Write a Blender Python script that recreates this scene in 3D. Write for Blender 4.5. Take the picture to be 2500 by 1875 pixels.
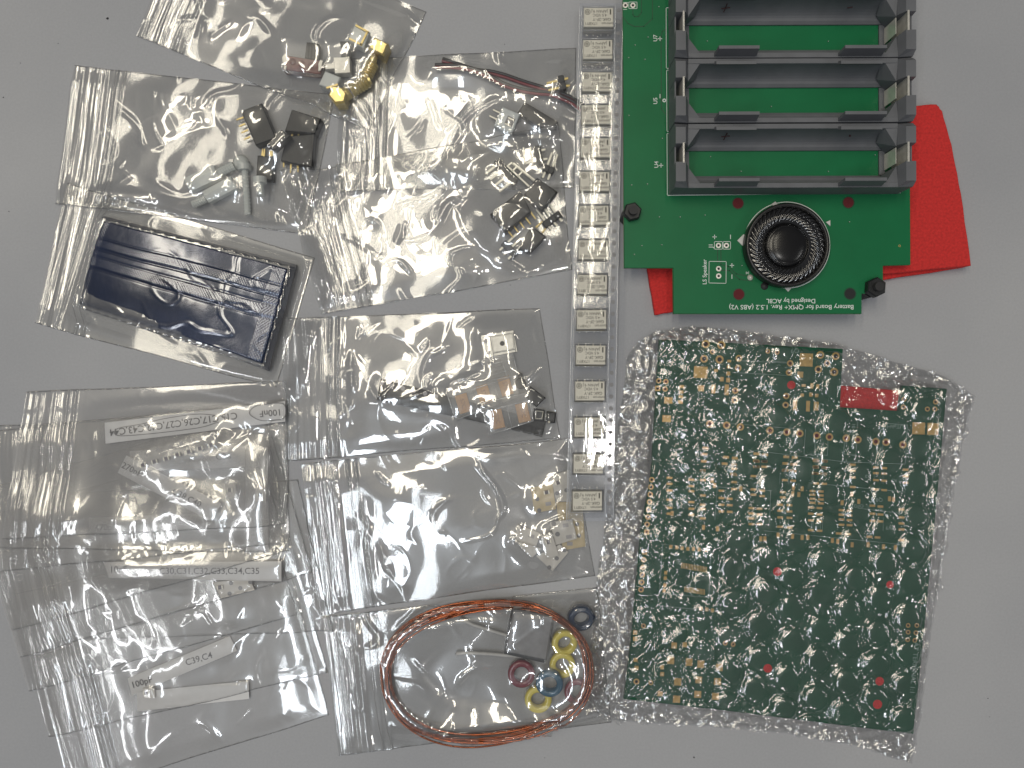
import bpy, math, random
import numpy as np
from mathutils import Vector, Matrix

# ------------------------------------------------------------------ camera, world, lamps, exposure
S = bpy.context.scene
for o in list(bpy.data.objects):
    bpy.data.objects.remove(o)
MM = 0.001
PPM = 7.0            # photograph pixels (2500 wide) per millimetre on the table
CAMH = 258.0         # millimetres above the table
cam_d = bpy.data.cameras.new('camera')
cam = bpy.data.objects.new('camera', cam_d)
S.collection.objects.link(cam)
cam.location = (0, 0, CAMH * MM)
cam_d.sensor_fit = 'HORIZONTAL'
cam_d.sensor_width = 36.0
cam_d.lens = 36.0 * CAMH / (2500.0 / PPM)
cam_d.clip_start = 0.01
cam_d.clip_end = 20
S.camera = cam

w = bpy.data.worlds.new('World')
S.world = w
w.use_nodes = True
wb = w.node_tree.nodes['Background']
wb.inputs[0].default_value = (0.93, 0.95, 1.0, 1)
wb.inputs[1].default_value = 0.09


def lamp(name, refl_px, sx, sy, L, col, rot=0.0, h=2.0, spread=180):
    """ceiling lamp or added glint lamp, placed so that a level mirror on the table would show it at refl_px"""
    k = (CAMH + h * 1000) / CAMH
    x = (refl_px[0] - 1250) / PPM * k * MM
    y = -(refl_px[1] - 937.5) / PPM * k * MM
    d = bpy.data.lights.new(name, 'AREA')
    d.shape = 'RECTANGLE'
    d.size = sx
    d.size_y = sy
    d.energy = L * math.pi * sx * sy
    d.color = col
    o = bpy.data.objects.new(name, d)
    o.location = (x, y, h)
    o.rotation_euler = (0, 0, rot)
    S.collection.objects.link(o)
    return o


WARM = (1.0, 0.92, 0.76)
COOL = (0.86, 0.93, 1.0)
lamp('ceiling_and_added_lamp', (470, 420), 0.16, 1.25, 11.5, WARM, math.radians(-6))
lamp('ceiling_and_added_lamp', (980, 420), 0.16, 1.25, 11.5, WARM, math.radians(-6))
lamp('ceiling_and_added_lamp', (1449, 470), 0.045, 0.68, 20, WARM, math.radians(-2))
lamp('ceiling_and_added_lamp', (890, 1560), 0.13, 0.85, 16, COOL, math.radians(-6))
lamp('ceiling_and_added_lamp', (280, 1640), 0.07, 0.95, 17, (0.95, 0.97, 1.0), math.radians(-6))
lamp('ceiling_and_added_lamp', (2750, 1150), 0.05, 0.80, 24, (1, 0.99, 0.96), math.radians(-4))  # added tube, puts glints on the bubble wrap slopes
lamp('ceiling_and_added_lamp', (1750, 2350), 0.10, 0.10, 75, (1, 0.98, 0.94))  # added small bright lamp for crisp sparkle on the films
lamp('ceiling_and_added_lamp', (1500, 1080), 0.09, 0.09, 70, (1, 0.97, 0.92))  # another added small lamp, sparkle for the left part of the wrap
S.view_settings.view_transform = 'Standard'
S.view_settings.look = 'None'
S.view_settings.exposure = 0.36
S.view_settings.gamma = 1.0
S.view_settings.use_curve_mapping = False
S.render.engine = 'CYCLES'
cy = S.cycles
cy.transparent_max_bounces = 48
cy.max_bounces = 8
cy.glossy_bounces = 4
cy.transmission_bounces = 6
cy.diffuse_bounces = 3
cy.caustics_reflective = False
cy.caustics_refractive = False
cy.use_denoising = True
cy.sample_clamp_indirect = 3
cy.sample_clamp_direct = 0

# ------------------------------------------------------------------ materials
MATS = {}


def newmat(name):
    m = bpy.data.materials.new(name)
    m.use_nodes = True
    nt = m.node_tree
    nt.nodes.clear()
    out = nt.nodes.new('ShaderNodeOutputMaterial')
    MATS[name] = m
    return m, nt, out


def bump_node(nt, scale, dist, detail=4, kind='noise', strength=1.0, stretch=None):
    tc = nt.nodes.new('ShaderNodeTexCoord')
    src = tc.outputs['Object']
    if stretch:
        mp = nt.nodes.new('ShaderNodeMapping')
        mp.inputs['Scale'].default_value = stretch
        nt.links.new(src, mp.inputs[0])
        src = mp.outputs[0]
    if kind == 'noise':
        n = nt.nodes.new('ShaderNodeTexNoise')
        n.inputs['Detail'].default_value = detail
        o = n.outputs[0]
    else:
        n = nt.nodes.new('ShaderNodeTexVoronoi')
        o = n.outputs['Distance']
    n.inputs['Scale'].default_value = scale
    nt.links.new(src, n.inputs['Vector'])
    b = nt.nodes.new('ShaderNodeBump')
    b.inputs['Distance'].default_value = dist
    b.inputs['Strength'].default_value = strength
    nt.links.new(o, b.inputs['Height'])
    return b


def solid(name, col, rough=0.5, metal=0.0, var=0.12, vscale=400, bump=0.0, bscale=2500, spec=0.5, coat=0.0, col2=None, sss=0.0, trans=0.0):
    m, nt, out = newmat(name)
    p = nt.nodes.new('ShaderNodeBsdfPrincipled')
    p.inputs['Roughness'].default_value = rough
    p.inputs['Metallic'].default_value = metal
    p.inputs['Specular IOR Level'].default_value = spec
    p.inputs['Coat Weight'].default_value = coat
    p.inputs['Coat Roughness'].default_value = 0.1
    if trans:
        p.inputs['Transmission Weight'].default_value = trans
    tc = nt.nodes.new('ShaderNodeTexCoord')
    n = nt.nodes.new('ShaderNodeTexNoise')
    n.inputs['Scale'].default_value = vscale
    n.inputs['Detail'].default_value = 5
    nt.links.new(tc.outputs['Object'], n.inputs['Vector'])
    mx = nt.nodes.new('ShaderNodeMix')
    mx.data_type = 'RGBA'
    c = Vector(col)
    c2 = Vector(col2) if col2 else c * (1 + var)
    c1 = c if col2 else c * (1 - var)
    mx.inputs[6].default_value = (*c1, 1)
    mx.inputs[7].default_value = (*c2, 1)
    mr = nt.nodes.new('ShaderNodeMapRange')
    mr.inputs[1].default_value = 0.3
    mr.inputs[2].default_value = 0.7
    nt.links.new(n.outputs[0], mr.inputs[0])
    nt.links.new(mr.outputs[0], mx.inputs[0])
    nt.links.new(mx.outputs[2], p.inputs['Base Color'])
    if bump:
        b = bump_node(nt, bscale, bump)
        nt.links.new(b.outputs[0], p.inputs['Normal'])
    nt.links.new(p.outputs[0], out.inputs[0])
    return m


def film(name, base=0.09, haze=0.03, rough=0.07, tint=(0.97, 0.97, 0.965), bscale=700, bdist=0.000006, hazecol=(0.8, 0.8, 0.8), soft=0.35, kind='noise', stretch=None, detail=3, bstr=1.0):
    """thin clear plastic sheet: see-through, two smooth reflecting faces, a little milky haze"""
    m, nt, out = newmat(name)
    N = nt.nodes.new
    b = bump_node(nt, bscale, bdist, detail, kind, bstr, stretch)
    lw = N('ShaderNodeLayerWeight')
    lw.inputs[0].default_value = 0.5
    nt.links.new(b.outputs[0], lw.inputs['Normal'])
    pw = N('ShaderNodeMath')
    pw.operation = 'POWER'
    pw.inputs[1].default_value = 4.0
    nt.links.new(lw.outputs['Facing'], pw.inputs[0])
    ma = N('ShaderNodeMath')
    ma.operation = 'MULTIPLY_ADD'
    ma.inputs[1].default_value = 0.75
    ma.inputs[2].default_value = base
    ma.use_clamp = True
    nt.links.new(pw.outputs[0], ma.inputs[0])
    tr = N('ShaderNodeBsdfTransparent')
    tr.inputs[0].default_value = (*tint, 1)
    g1 = N('ShaderNodeBsdfGlossy')
    g1.inputs['Roughness'].default_value = rough
    g1.inputs['Color'].default_value = (1, 1, 1, 1)
    g2 = N('ShaderNodeBsdfGlossy')
    g2.inputs['Roughness'].default_value = 0.27
    nt.links.new(b.outputs[0], g1.inputs['Normal'])
    nt.links.new(b.outputs[0], g2.inputs['Normal'])
    gm = N('ShaderNodeMixShader')
    gm.inputs[0].default_value = soft
    nt.links.new(g1.outputs[0], gm.inputs[1])
    nt.links.new(g2.outputs[0], gm.inputs[2])
    df = N('ShaderNodeBsdfDiffuse')
    df.inputs[0].default_value = (*hazecol, 1)
    hz = N('ShaderNodeMixShader')
    hz.inputs[0].default_value = haze
    nt.links.new(tr.outputs[0], hz.inputs[1])
    nt.links.new(df.outputs[0], hz.inputs[2])
    mx = N('ShaderNodeMixShader')
    nt.links.new(ma.outputs[0], mx.inputs[0])
    nt.links.new(hz.outputs[0], mx.inputs[1])
    nt.links.new(gm.outputs[0], mx.inputs[2])
    nt.links.new(mx.outputs[0], out.inputs[0])
    return m


def table_mat():
    m, nt, out = newmat('table_laminate')
    N = nt.nodes.new
    p = N('ShaderNodeBsdfPrincipled')
    p.inputs['Roughness'].default_value = 0.62
    p.inputs['Specular IOR Level'].default_value = 0.25
    tc = N('ShaderNodeTexCoord')
    n1 = N('ShaderNodeTexNoise'); n1.inputs['Scale'].default_value = 9; n1.inputs['Detail'].default_value = 5
    n2 = N('ShaderNodeTexNoise'); n2.inputs['Scale'].default_value = 1400; n2.inputs['Detail'].default_value = 2
    for n in (n1, n2):
        nt.links.new(tc.outputs['Object'], n.inputs['Vector'])
    mx = N('ShaderNodeMix'); mx.data_type = 'RGBA'
    mx.inputs[6].default_value = (0.325, 0.333, 0.358, 1)
    mx.inputs[7].default_value = (0.402, 0.407, 0.425, 1)
    mr = N('ShaderNodeMapRange'); mr.inputs[1].default_value = 0.3; mr.inputs[2].default_value = 0.7
    nt.links.new(n1.outputs[0], mr.inputs[0])
    nt.links.new(mr.outputs[0], mx.inputs[0])
    m2 = N('ShaderNodeMix'); m2.data_type = 'RGBA'; m2.blend_type = 'MULTIPLY'
    m2.inputs[0].default_value = 1.0
    r2 = N('ShaderNodeMapRange'); r2.inputs[1].default_value = 0.3; r2.inputs[2].default_value = 0.7
    r2.inputs[3].default_value = 0.965; r2.inputs[4].default_value = 1.035
    nt.links.new(n2.outputs[0], r2.inputs[0])
    nt.links.new(mx.outputs[2], m2.inputs[6])
    nt.links.new(r2.outputs[0], m2.inputs[7])
    nt.links.new(m2.outputs[2], p.inputs['Base Color'])
    b = bump_node(nt, 1500, 0.00003, 2)
    nt.links.new(b.outputs[0], p.inputs['Normal'])
    nt.links.new(p.outputs[0], out.inputs[0])
    return m


table_mat()
film('bag_film', base=0.14, haze=0.03, rough=0.05, soft=0.38)
film('bag_back', base=0.09, haze=0.01, rough=0.06, soft=0.3)
film('stack_film', base=0.10, haze=0.15, rough=0.06, hazecol=(0.72, 0.71, 0.73), soft=0.4)
film('stack_back', base=0.025, haze=0.02, rough=0.10, hazecol=(0.74, 0.73, 0.74))
film('seam_film', base=0.30, haze=0.05, rough=0.12, bscale=1100, bdist=0.0005, tint=(0.55, 0.55, 0.55))
film('zip_plastic', base=0.2, haze=0.06, rough=0.06, tint=(0.9, 0.9, 0.9))
film('bubble_film', base=0.20, haze=0.014, rough=0.085, bscale=3000, bdist=0.00001, detail=2, soft=0.2)
_nt = MATS['bubble_film'].node_tree
_b = [n for n in _nt.nodes if n.type == 'BUMP'][0]
_a = _nt.nodes.new('ShaderNodeAttribute'); _a.attribute_name = 'pebble'
_m = _nt.nodes.new('ShaderNodeMath'); _m.operation = 'MULTIPLY_ADD'
_m.inputs[1].default_value = 0.000035; _m.inputs[2].default_value = 0.000003
_nt.links.new(_a.outputs['Fac'], _m.inputs[0]); _nt.links.new(_m.outputs[0], _b.inputs['Distance'])
film('tape_clear', base=0.10, tint=(0.90, 0.92, 0.96), haze=0.07, rough=0.08, hazecol=(0.62, 0.66, 0.75), bscale=300, bdist=0.00003)
film('tape_crisp', base=0.12, haze=0.03, rough=0.08, hazecol=(0.95, 0.95, 0.95), bscale=400, bdist=0.00005)
film('tape_rim', base=0.25, haze=0.42, rough=0.1, hazecol=(0.9, 0.92, 0.96))
film('cover_film', base=0.11, haze=0.01, rough=0.05, soft=0.12, bscale=1100, bdist=0.000035, stretch=(1, 0.15, 1))
film('nylon', base=0.06, haze=0.66, rough=0.25, hazecol=(0.84, 0.88, 0.86))
solid('black_plastic', (0.011, 0.012, 0.014), 0.42, var=0.25, bump=0.00002)
solid('black_rubber', (0.02, 0.02, 0.022), 0.6, var=0.25, bump=0.00004)
solid('grey_plastic', (0.122, 0.127, 0.140), 0.5, var=0.12, vscale=120, bump=0.00003, bscale=2200)
solid('solder_mask', (0.003, 0.135, 0.047), 0.42, spec=0.3, var=0.08, vscale=60, bump=0.00001, bscale=900)
solid('solder_mask_trace', (0.005, 0.062, 0.024), 0.38, var=0.1)
solid('solder_mask_dark', (0.002, 0.068, 0.032), 0.4, spec=0.3, var=0.15, vscale=90)
solid('board_edge', (0.10, 0.16, 0.06), 0.6)
solid('gold_pad', (0.58, 0.39, 0.14), 0.35, metal=0.45, var=0.15, vscale=900)
solid('gold', (0.82, 0.66, 0.27), 0.30, metal=0.75, var=0.1, bump=0.00006, bscale=1600)
solid('gold_pin', (0.80, 0.62, 0.24), 0.3, metal=0.35)
solid('tin', (0.88, 0.85, 0.74), 0.35, metal=0.25, var=0.08)
solid('steel', (0.80, 0.77, 0.70), 0.25, metal=0.45)
solid('nickel', (0.78, 0.76, 0.70), 0.4, metal=0.35, var=0.15, bump=0.00005, bscale=2500)
solid('silk_white', (0.72, 0.76, 0.74), 0.6, var=0.05)
solid('silk_faint', (0.20, 0.30, 0.27), 0.6, var=0.3, vscale=900)
solid('dark_hole', (0.012, 0.013, 0.014), 0.7)
solid('red_hole', (0.11, 0.008, 0.012), 0.8)
solid('brown_hole', (0.10, 0.035, 0.02), 0.8)
solid('red_foam', (0.56, 0.024, 0.022), 0.85, var=0.18, vscale=1200, bump=0.00025, bscale=1100)
solid('paper', (0.62, 0.62, 0.63), 0.8, var=0.03, bump=0.00002)
solid('paper_tape', (0.58, 0.56, 0.53), 0.75, var=0.06)
solid('card_tape', (0.56, 0.47, 0.31), 0.8, var=0.08, bump=0.00003)
solid('ink', (0.055, 0.055, 0.06), 0.7)
solid('ink_grey', (0.10, 0.10, 0.105), 0.7)
solid('pencil', (0.13, 0.13, 0.14), 0.6)
solid('marker_red', (0.045, 0.006, 0.010), 0.6)
solid('relay_cream', (0.74, 0.71, 0.62), 0.5, var=0.05)
solid('relay_base', (0.30, 0.27, 0.20), 0.5)
solid('relay_ink', (0.11, 0.10, 0.08), 0.7)
solid('blue_foil', (0.010, 0.020, 0.056), 0.20, metal=0.3, var=0.3, vscale=50, bump=0.00004, bscale=400, spec=1.0, coat=1.0)
solid('blue_foil_dark', (0.008, 0.014, 0.038), 0.35, var=0.2)
solid('dome_black', (0.008, 0.008, 0.009), 0.22, var=0.1)
solid('phenolic', (0.15, 0.040, 0.035), 0.25, var=0.3, vscale=700, coat=0.5)
solid('tan_cap', (0.62, 0.30, 0.07), 0.5, var=0.08)
solid('tan_ink', (0.30, 0.14, 0.05), 0.6)
solid('chip_dark', (0.06, 0.05, 0.07), 0.4)
solid('chip_grey', (0.20, 0.20, 0.21), 0.5)
solid('pocket', (0.36, 0.35, 0.36), 0.6)
solid('toroid_yellow', (0.68, 0.58, 0.10), 0.28, var=0.06, coat=0.4)
solid('toroid_blue', (0.010, 0.085, 0.16), 0.25, var=0.15, coat=0.4)
solid('toroid_navy', (0.006, 0.025, 0.07), 0.25, var=0.15, coat=0.4)
solid('toroid_red', (0.17, 0.015, 0.030), 0.25, var=0.15, coat=0.5)
solid('copper', (0.36, 0.105, 0.045), 0.20, metal=0.8, var=0.25, vscale=300)
solid('red_wire', (0.20, 0.010, 0.022), 0.35)
solid('black_wire', (0.012, 0.010, 0.012), 0.3)
solid('white_plastic', (0.58, 0.62, 0.63), 0.45, var=0.04)
solid('lead_grey', (0.50, 0.50, 0.50), 0.4)
solid('speaker_black', (0.008, 0.008, 0.009), 0.16, var=0.2, coat=1.0, spec=1.0)
solid('speaker_rim', (0.012, 0.012, 0.013), 0.35)
solid('tissue_white', (0.6, 0.6, 0.58), 0.9)
solid('lint', (0.03, 0.03, 0.035), 0.9)


# ------------------------------------------------------------------ helpers
def P(px, py, z=0.0):
    """point (mm) at height z that stands where the photograph shows pixel (px, py)"""
    k = (CAMH - z) / CAMH / PPM
    return Vector(((px - 1250.0) * k, -(py - 937.5) * k, z))


def crop(x0, y0, f):
    return lambda *p: [(x0 + a * f, y0 + b * f) for a, b in p]


cA = crop(0, 0, .45208); cB = crop(600, 0, .36166); cC = crop(650, 500, .36166); cD = crop(0, 900, .45208)
cE = crop(1400, 0, .49729); cF = crop(1350, 750, .49729); cG = crop(1350, 1225, .39186); cH = crop(700, 1275, .36166)
cI = crop(1380, 0, .23508); cJ = crop(1850, 0, .20371); cK = crop(1130, 180, .13562); cL = crop(1150, 400, .15674)
cM = crop(0, 1450, .38427); cN = crop(1180, 1120, .18681); cO = crop(150, 500, .28029); cPp = crop(900, 780, .21248)
cR = crop(1540, 780, .23508); cS = crop(1540, 1120, .32550); cT = crop(2000, 1200, .40684)


class MB:
    def __init__(s):
        s.v = []; s.f = []; s.m = []

    def add(s, vs, fs, mi=0):
        n = len(s.v)
        s.v += [tuple(v) for v in vs]
        s.f += [tuple(i + n for i in f) for f in fs]
        s.m += [mi] * len(fs)
        return s

    def prism(s, pts, z0, z1, mi=0, bev=0.0):
        """pts: mm (x, y) list, counter-clockwise or not; extruded z0..z1, optional chamfered top"""
        a = sum(pts[i][0] * pts[(i + 1) % len(pts)][1] - pts[(i + 1) % len(pts)][0] * pts[i][1] for i in range(len(pts)))
        if a < 0:
            pts = pts[::-1]
        n = len(pts)
        if bev > 0:
            cx = sum(p[0] for p in pts) / n; cyy = sum(p[1] for p in pts) / n
            ins = []
            for i in range(n):
                p0 = Vector(pts[i - 1][:2]); p1 = Vector(pts[i][:2]); p2 = Vector(pts[(i + 1) % n][:2])
                d1 = (p1 - p0).normalized(); d2 = (p2 - p1).normalized()
                n1 = Vector((-d1.y, d1.x)); n2 = Vector((-d2.y, d2.x))
                bb = (n1 + n2)
                L = max(bb.length, 0.4)
                bb = bb / L
                ins.append(p1 + bb * bev * min(1.6, 2 / L))
            vs = [(p[0], p[1], z0) for p in pts] + [(p[0], p[1], z1 - bev) for p in pts] + [(p[0], p[1], z1) for p in ins]
            fs = [tuple(range(n))[::-1], tuple(range(2 * n, 3 * n))]
            for k in (0, n):
                fs += [(k + i, k + (i + 1) % n, k + n + (i + 1) % n, k + n + i) for i in range(n)]
        else:
            vs = [(p[0], p[1], z0) for p in pts] + [(p[0], p[1], z1) for p in pts]
            fs = [tuple(range(n))[::-1], tuple(range(n, 2 * n))]
            fs += [(i, (i + 1) % n, n + (i + 1) % n, n + i) for i in range(n)]
        return s.add(vs, fs, mi)

    def pprism(s, pix, z0, z1, mi=0, bev=0.0):
        return s.prism([tuple(P(a, b, z1))[:2] for a, b in pix], z0, z1, mi, bev)

    def box(s, x0, x1, y0, y1, z0, z1, mi=0, bev=0.0):
        return s.prism([(x0, y0), (x1, y0), (x1, y1), (x0, y1)], z0, z1, mi, bev)

    def sheet(s, pts, mi=0):
        return s.add(pts, [tuple(range(len(pts)))], mi)

    def disc(s, c, r, z, mi=0, n=20):
        return s.add([(c[0] + r * math.cos(6.28318 * i / n), c[1] + r * math.sin(6.28318 * i / n), z) for i in range(n)], [tuple(range(n))], mi)

    def ring(s, c, r0, r1, z, mi=0, n=24):
        vs = []
        for r in (r0, r1):
            vs += [(c[0] + r * math.cos(6.28318 * i / n), c[1] + r * math.sin(6.28318 * i / n), z) for i in range(n)]
        return s.add(vs, [(i, n + i, n + (i + 1) % n, (i + 1) % n) for i in range(n)], mi)

    def lathe(s, prof, c=(0, 0, 0), n=40, mi=0, rmod=None):
        vs = []
        for r, z in prof:
            for i in range(n):
                a = 6.2831853 * i / n
                vs.append((c[0] + r * math.cos(a), c[1] + r * math.sin(a), c[2] + z))
        fs = []
        for k in range(len(prof) - 1):
            for i in range(n):
                j = (i + 1) % n
                fs.append((k * n + i, k * n + j, (k + 1) * n + j, (k + 1) * n + i))
        return s.add(vs, fs, mi)

    def tube(s, pts, r, n=8, mi=0, closed=False, cap=True):
        pts = [Vector(p) for p in pts]
        N = len(pts); vs = []
        rr = r if hasattr(r, '__len__') else [r] * N
        for i, p in enumerate(pts):
            if closed:
                t = pts[(i + 1) % N] - pts[i - 1]
            else:
                t = pts[min(i + 1, N - 1)] - pts[max(i - 1, 0)]
            if t.length < 1e-9:
                t = Vector((1, 0, 0))
            t.normalize()
            up = Vector((0, 0, 1)) if abs(t.z) < 0.9 else Vector((1, 0, 0))
            a = t.cross(up).normalized(); b = a.cross(t)
            for k in range(n):
                q = 6.2831853 * (k + 0.5) / n
                vs.append(p + (a * math.cos(q) + b * math.sin(q)) * rr[i])
        fs = []
        for i in range(N if closed else N - 1):
            j = (i + 1) % N
            for k in range(n):
                l = (k + 1) % n
                fs.append((i * n + k, i * n + l, j * n + l, j * n + k))
        if cap and not closed:
            fs.append(tuple(range(n))[::-1]); fs.append(tuple(range((N - 1) * n, N * n)))
        return s.add(vs, fs, mi)


def link(o):
    S.collection.objects.link(o)
    return o


def mesh_from(name, mb, mats, origin=(0, 0, 0), smooth=False):
    me = bpy.data.meshes.new(name)
    ox, oy, oz = origin
    me.from_pydata([((x - ox) * MM, (y - oy) * MM, (z - oz) * MM) for x, y, z in mb.v], [], mb.f)
    for m in (mats if isinstance(mats, (list, tuple)) else [mats]):
        me.materials.append(MATS[m])
    me.polygons.foreach_set('material_index', mb.m)
    if smooth:
        me.polygons.foreach_set('use_smooth', [True] * len(me.polygons))
    me.update()
    return me


def thing(name, label, cat, loc, group=None, rot=0.0):
    o = link(bpy.data.objects.new(name, None))
    o.empty_display_size = 0.005
    o.location = Vector(loc) * MM
    o.rotation_euler = (0, 0, rot)
    o['label'] = label; o['category'] = cat
    if group:
        o['group'] = group
    o['_loc'] = 0
    del o['_loc']
    return o


def part(par, name, mb, mats, local=False, smooth=False, label=None):
    """a part of `par`; mb in world mm unless local (then in the thing's own frame)"""
    root = par
    acc = Vector((0, 0, 0))
    q = par
    while q is not None:
        acc += Vector(q.location); q = q.parent
    org = (0, 0, 0) if local else tuple(acc / MM)
    o = link(bpy.data.objects.new(name, mesh_from(name, mb, mats, org, smooth)))
    o.parent = par
    if label:
        o['label'] = label
    return o


def single(name, label, cat, mb, mats, loc, group=None, local=False, rot=0.0, smooth=False, kind=None):
    org = (0, 0, 0) if local else tuple(loc)
    o = link(bpy.data.objects.new(name, mesh_from(name, mb, mats, org, smooth)))
    o.location = Vector(loc) * MM
    o.rotation_euler = (0, 0, rot)
    if label: o['label'] = label
    if cat: o['category'] = cat
    if group: o['group'] = group
    if kind: o['kind'] = kind
    return o


def copy_tree(o, parent=None):
    kids = [c for c in bpy.data.objects if c.parent == o]
    c = o.copy(); link(c)
    c.parent = parent
    for k in kids:
        copy_tree(k, c)
    return c


def text_obj(par, name, s, size, loc, rot, mat, align='CENTER', local=False, xs=1.0, bold=0.0):
    """lettering as a flat mesh; loc in mm world (or thing-local)"""
    cu = bpy.data.curves.new('t', 'FONT')
    cu.body = s; cu.size = size * MM; cu.align_x = align; cu.align_y = 'CENTER'
    cu.offset = bold * MM
    cu.resolution_u = 3
    t = bpy.data.objects.new('t', cu)
    link(t)
    bpy.context.view_layer.update()
    dg = bpy.context.evaluated_depsgraph_get()
    me = bpy.data.meshes.new_from_object(t.evaluated_get(dg))
    bpy.data.objects.remove(t); bpy.data.curves.remove(cu)
    me.materials.clear(); me.materials.append(MATS[mat])
    o = link(bpy.data.objects.new(name, me))
    o.parent = par
    acc = Vector((0, 0, 0)); q = par
    while q is not None and not local:
        acc += Vector(q.location); q = q.parent
    o.location = Vector(loc) * MM - acc
    o.rotation_euler = (0, 0, rot)
    o.scale = (xs, 1, 1)
    return o


# ---- noise
def _h(ix, iy, seed):
    n = (ix * 374761393 + iy * 668265263 + seed * 974634777) & 0xFFFFFFFF
    n = ((n ^ (n >> 13)) * 1274126177) & 0xFFFFFFFF
    n = (n ^ (n >> 16)) & 0xFFFFFFFF
    return n


def pn(x, y, seed=0):
    """gradient noise, about -0.7..0.7"""
    x = np.asarray(x, float); y = np.asarray(y, float)
    x0 = np.floor(x).astype(np.int64); y0 = np.floor(y).astype(np.int64)
    fx = x - x0; fy = y - y0
    u = fx ** 3 * (fx * (fx * 6 - 15) + 10); v = fy ** 3 * (fy * (fy * 6 - 15) + 10)

    def g(ix, iy, dx, dy):
        a = _h(ix, iy, seed).astype(float) * (6.2831853 / 4294967296.0)
        return np.cos(a) * dx + np.sin(a) * dy
    a = g(x0, y0, fx, fy); b = g(x0 + 1, y0, fx - 1, fy)
    c = g(x0, y0 + 1, fx, fy - 1); d = g(x0 + 1, y0 + 1, fx - 1, fy - 1)
    return (a * (1 - u) + b * u) * (1 - v) + (c * (1 - u) + d * u) * v


def ridge_lines(x, y, dxy, seed, width, warp=0.0):
    """1 on the curved zero lines of a noise field, falling off over `width` mm; x, y already scaled by dxy mm"""
    e = 0.02
    f = pn(x, y, seed)
    g = np.sqrt((pn(x + e, y, seed) - f) ** 2 + (pn(x, y + e, seed) - f) ** 2) / e
    d = np.abs(f) / (g + 0.15) * dxy
    return np.exp(-(d / width) ** 2)


def smooth(a, b, x):
    t = np.clip((x - a) / (b - a), 0, 1)
    return t * t * (3 - 2 * t)


# ---- height map of everything lying on the table (1 mm cells), so that films drape over what is below
GX0, GY0, GW, GH = -215, -170, 430, 340
HM = np.zeros((GH, GW))
gx, gy = np.meshgrid(np.arange(GW) + GX0 + 0.5, np.arange(GH) + GY0 + 0.5)


def in_poly(pts):
    inside = np.zeros(gx.shape, bool)
    n = len(pts)
    for i in range(n):
        x1, y1 = pts[i][:2]; x2, y2 = pts[(i + 1) % n][:2]
        if y1 == y2:
            continue
        c = ((y1 > gy) != (y2 > gy)) & (gx < (x2 - x1) * (gy - y1) / (y2 - y1) + x1)
        inside ^= c
    return inside


def stamp(pts, z):
    m = in_poly(pts)
    HM[m] = np.maximum(HM[m], z)


def under(x, y):
    i = int(np.clip(y - GY0, 0, GH - 1)); j = int(np.clip(x - GX0, 0, GW - 1))
    return HM[max(0, i - 1):i + 2, max(0, j - 1):j + 2].max()


def upx(px, py):
    q = P(px, py, 2)
    return under(q.x, q.y)


def drape(slope=0.45, blur=2):
    D = HM.copy()
    for _ in range(26):
        E = D.copy()
        E[1:] = np.maximum(E[1:], D[:-1] - slope); E[:-1] = np.maximum(E[:-1], D[1:] - slope)
        E[:, 1:] = np.maximum(E[:, 1:], D[:, :-1] - slope); E[:, :-1] = np.maximum(E[:, :-1], D[:, 1:] - slope)
        q = slope * 1.414
        E[1:, 1:] = np.maximum(E[1:, 1:], D[:-1, :-1] - q); E[:-1, :-1] = np.maximum(E[:-1, :-1], D[1:, 1:] - q)
        E[1:, :-1] = np.maximum(E[1:, :-1], D[:-1, 1:] - q); E[:-1, 1:] = np.maximum(E[:-1, 1:], D[1:, :-1] - q)
        D = E
    for _ in range(blur):
        E = D.copy()
        E[1:-1, 1:-1] = (D[1:-1, 1:-1] * 4 + D[:-2, 1:-1] * 2 + D[2:, 1:-1] * 2 + D[1:-1, :-2] * 2 + D[1:-1, 2:] * 2 + D[:-2, :-2] + D[2:, 2:] + D[:-2, 2:] + D[2:, :-2]) / 16
        D = E
    return np.maximum(D, HM - 0.3)


def sample(F, x, y):
    fx = np.clip(x - GX0 - 0.5, 0, GW - 1.001); fy = np.clip(y - GY0 - 0.5, 0, GH - 1.001)
    j = fx.astype(int); i = fy.astype(int); a = fx - j; b = fy - i
    return (F[i, j] * (1 - a) + F[i, j + 1] * a) * (1 - b) + (F[i + 1, j] * (1 - a) + F[i + 1, j + 1] * a) * b


def grid_mesh(name, X, Y, Z, mat, origin, uvs=None):
    nv, nu = X.shape
    co = np.stack([X - origin[0], Y - origin[1], Z - origin[2]], -1).reshape(-1, 3) * MM
    idx = np.arange(nv * nu).reshape(nv, nu)
    q = np.stack([idx[:-1, :-1], idx[1:, :-1], idx[1:, 1:], idx[:-1, 1:]], -1).reshape(-1, 4)
    me = bpy.data.meshes.new(name)
    me.vertices.add(len(co)); me.vertices.foreach_set('co', co.astype(np.float32).ravel())
    me.loops.add(q.size); me.loops.foreach_set('vertex_index', q.astype(np.int32).ravel())
    me.polygons.add(len(q))
    me.polygons.foreach_set('loop_start', np.arange(0, q.size, 4, dtype=np.int32))
    me.polygons.foreach_set('loop_total', np.full(len(q), 4, dtype=np.int32))
    me.polygons.foreach_set('use_smooth', np.ones(len(q), bool))
    me.update(calc_edges=True)
    me.validate()
    me.materials.append(MATS[mat])
    return me

# ------------------------------------------------------------------ table
mb = MB().box(-900, 900, -700, 700, -25, 0, bev=1)
single('table_top', None, None, mb, 'table_laminate', (0, 0, -25), kind='structure')


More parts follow.
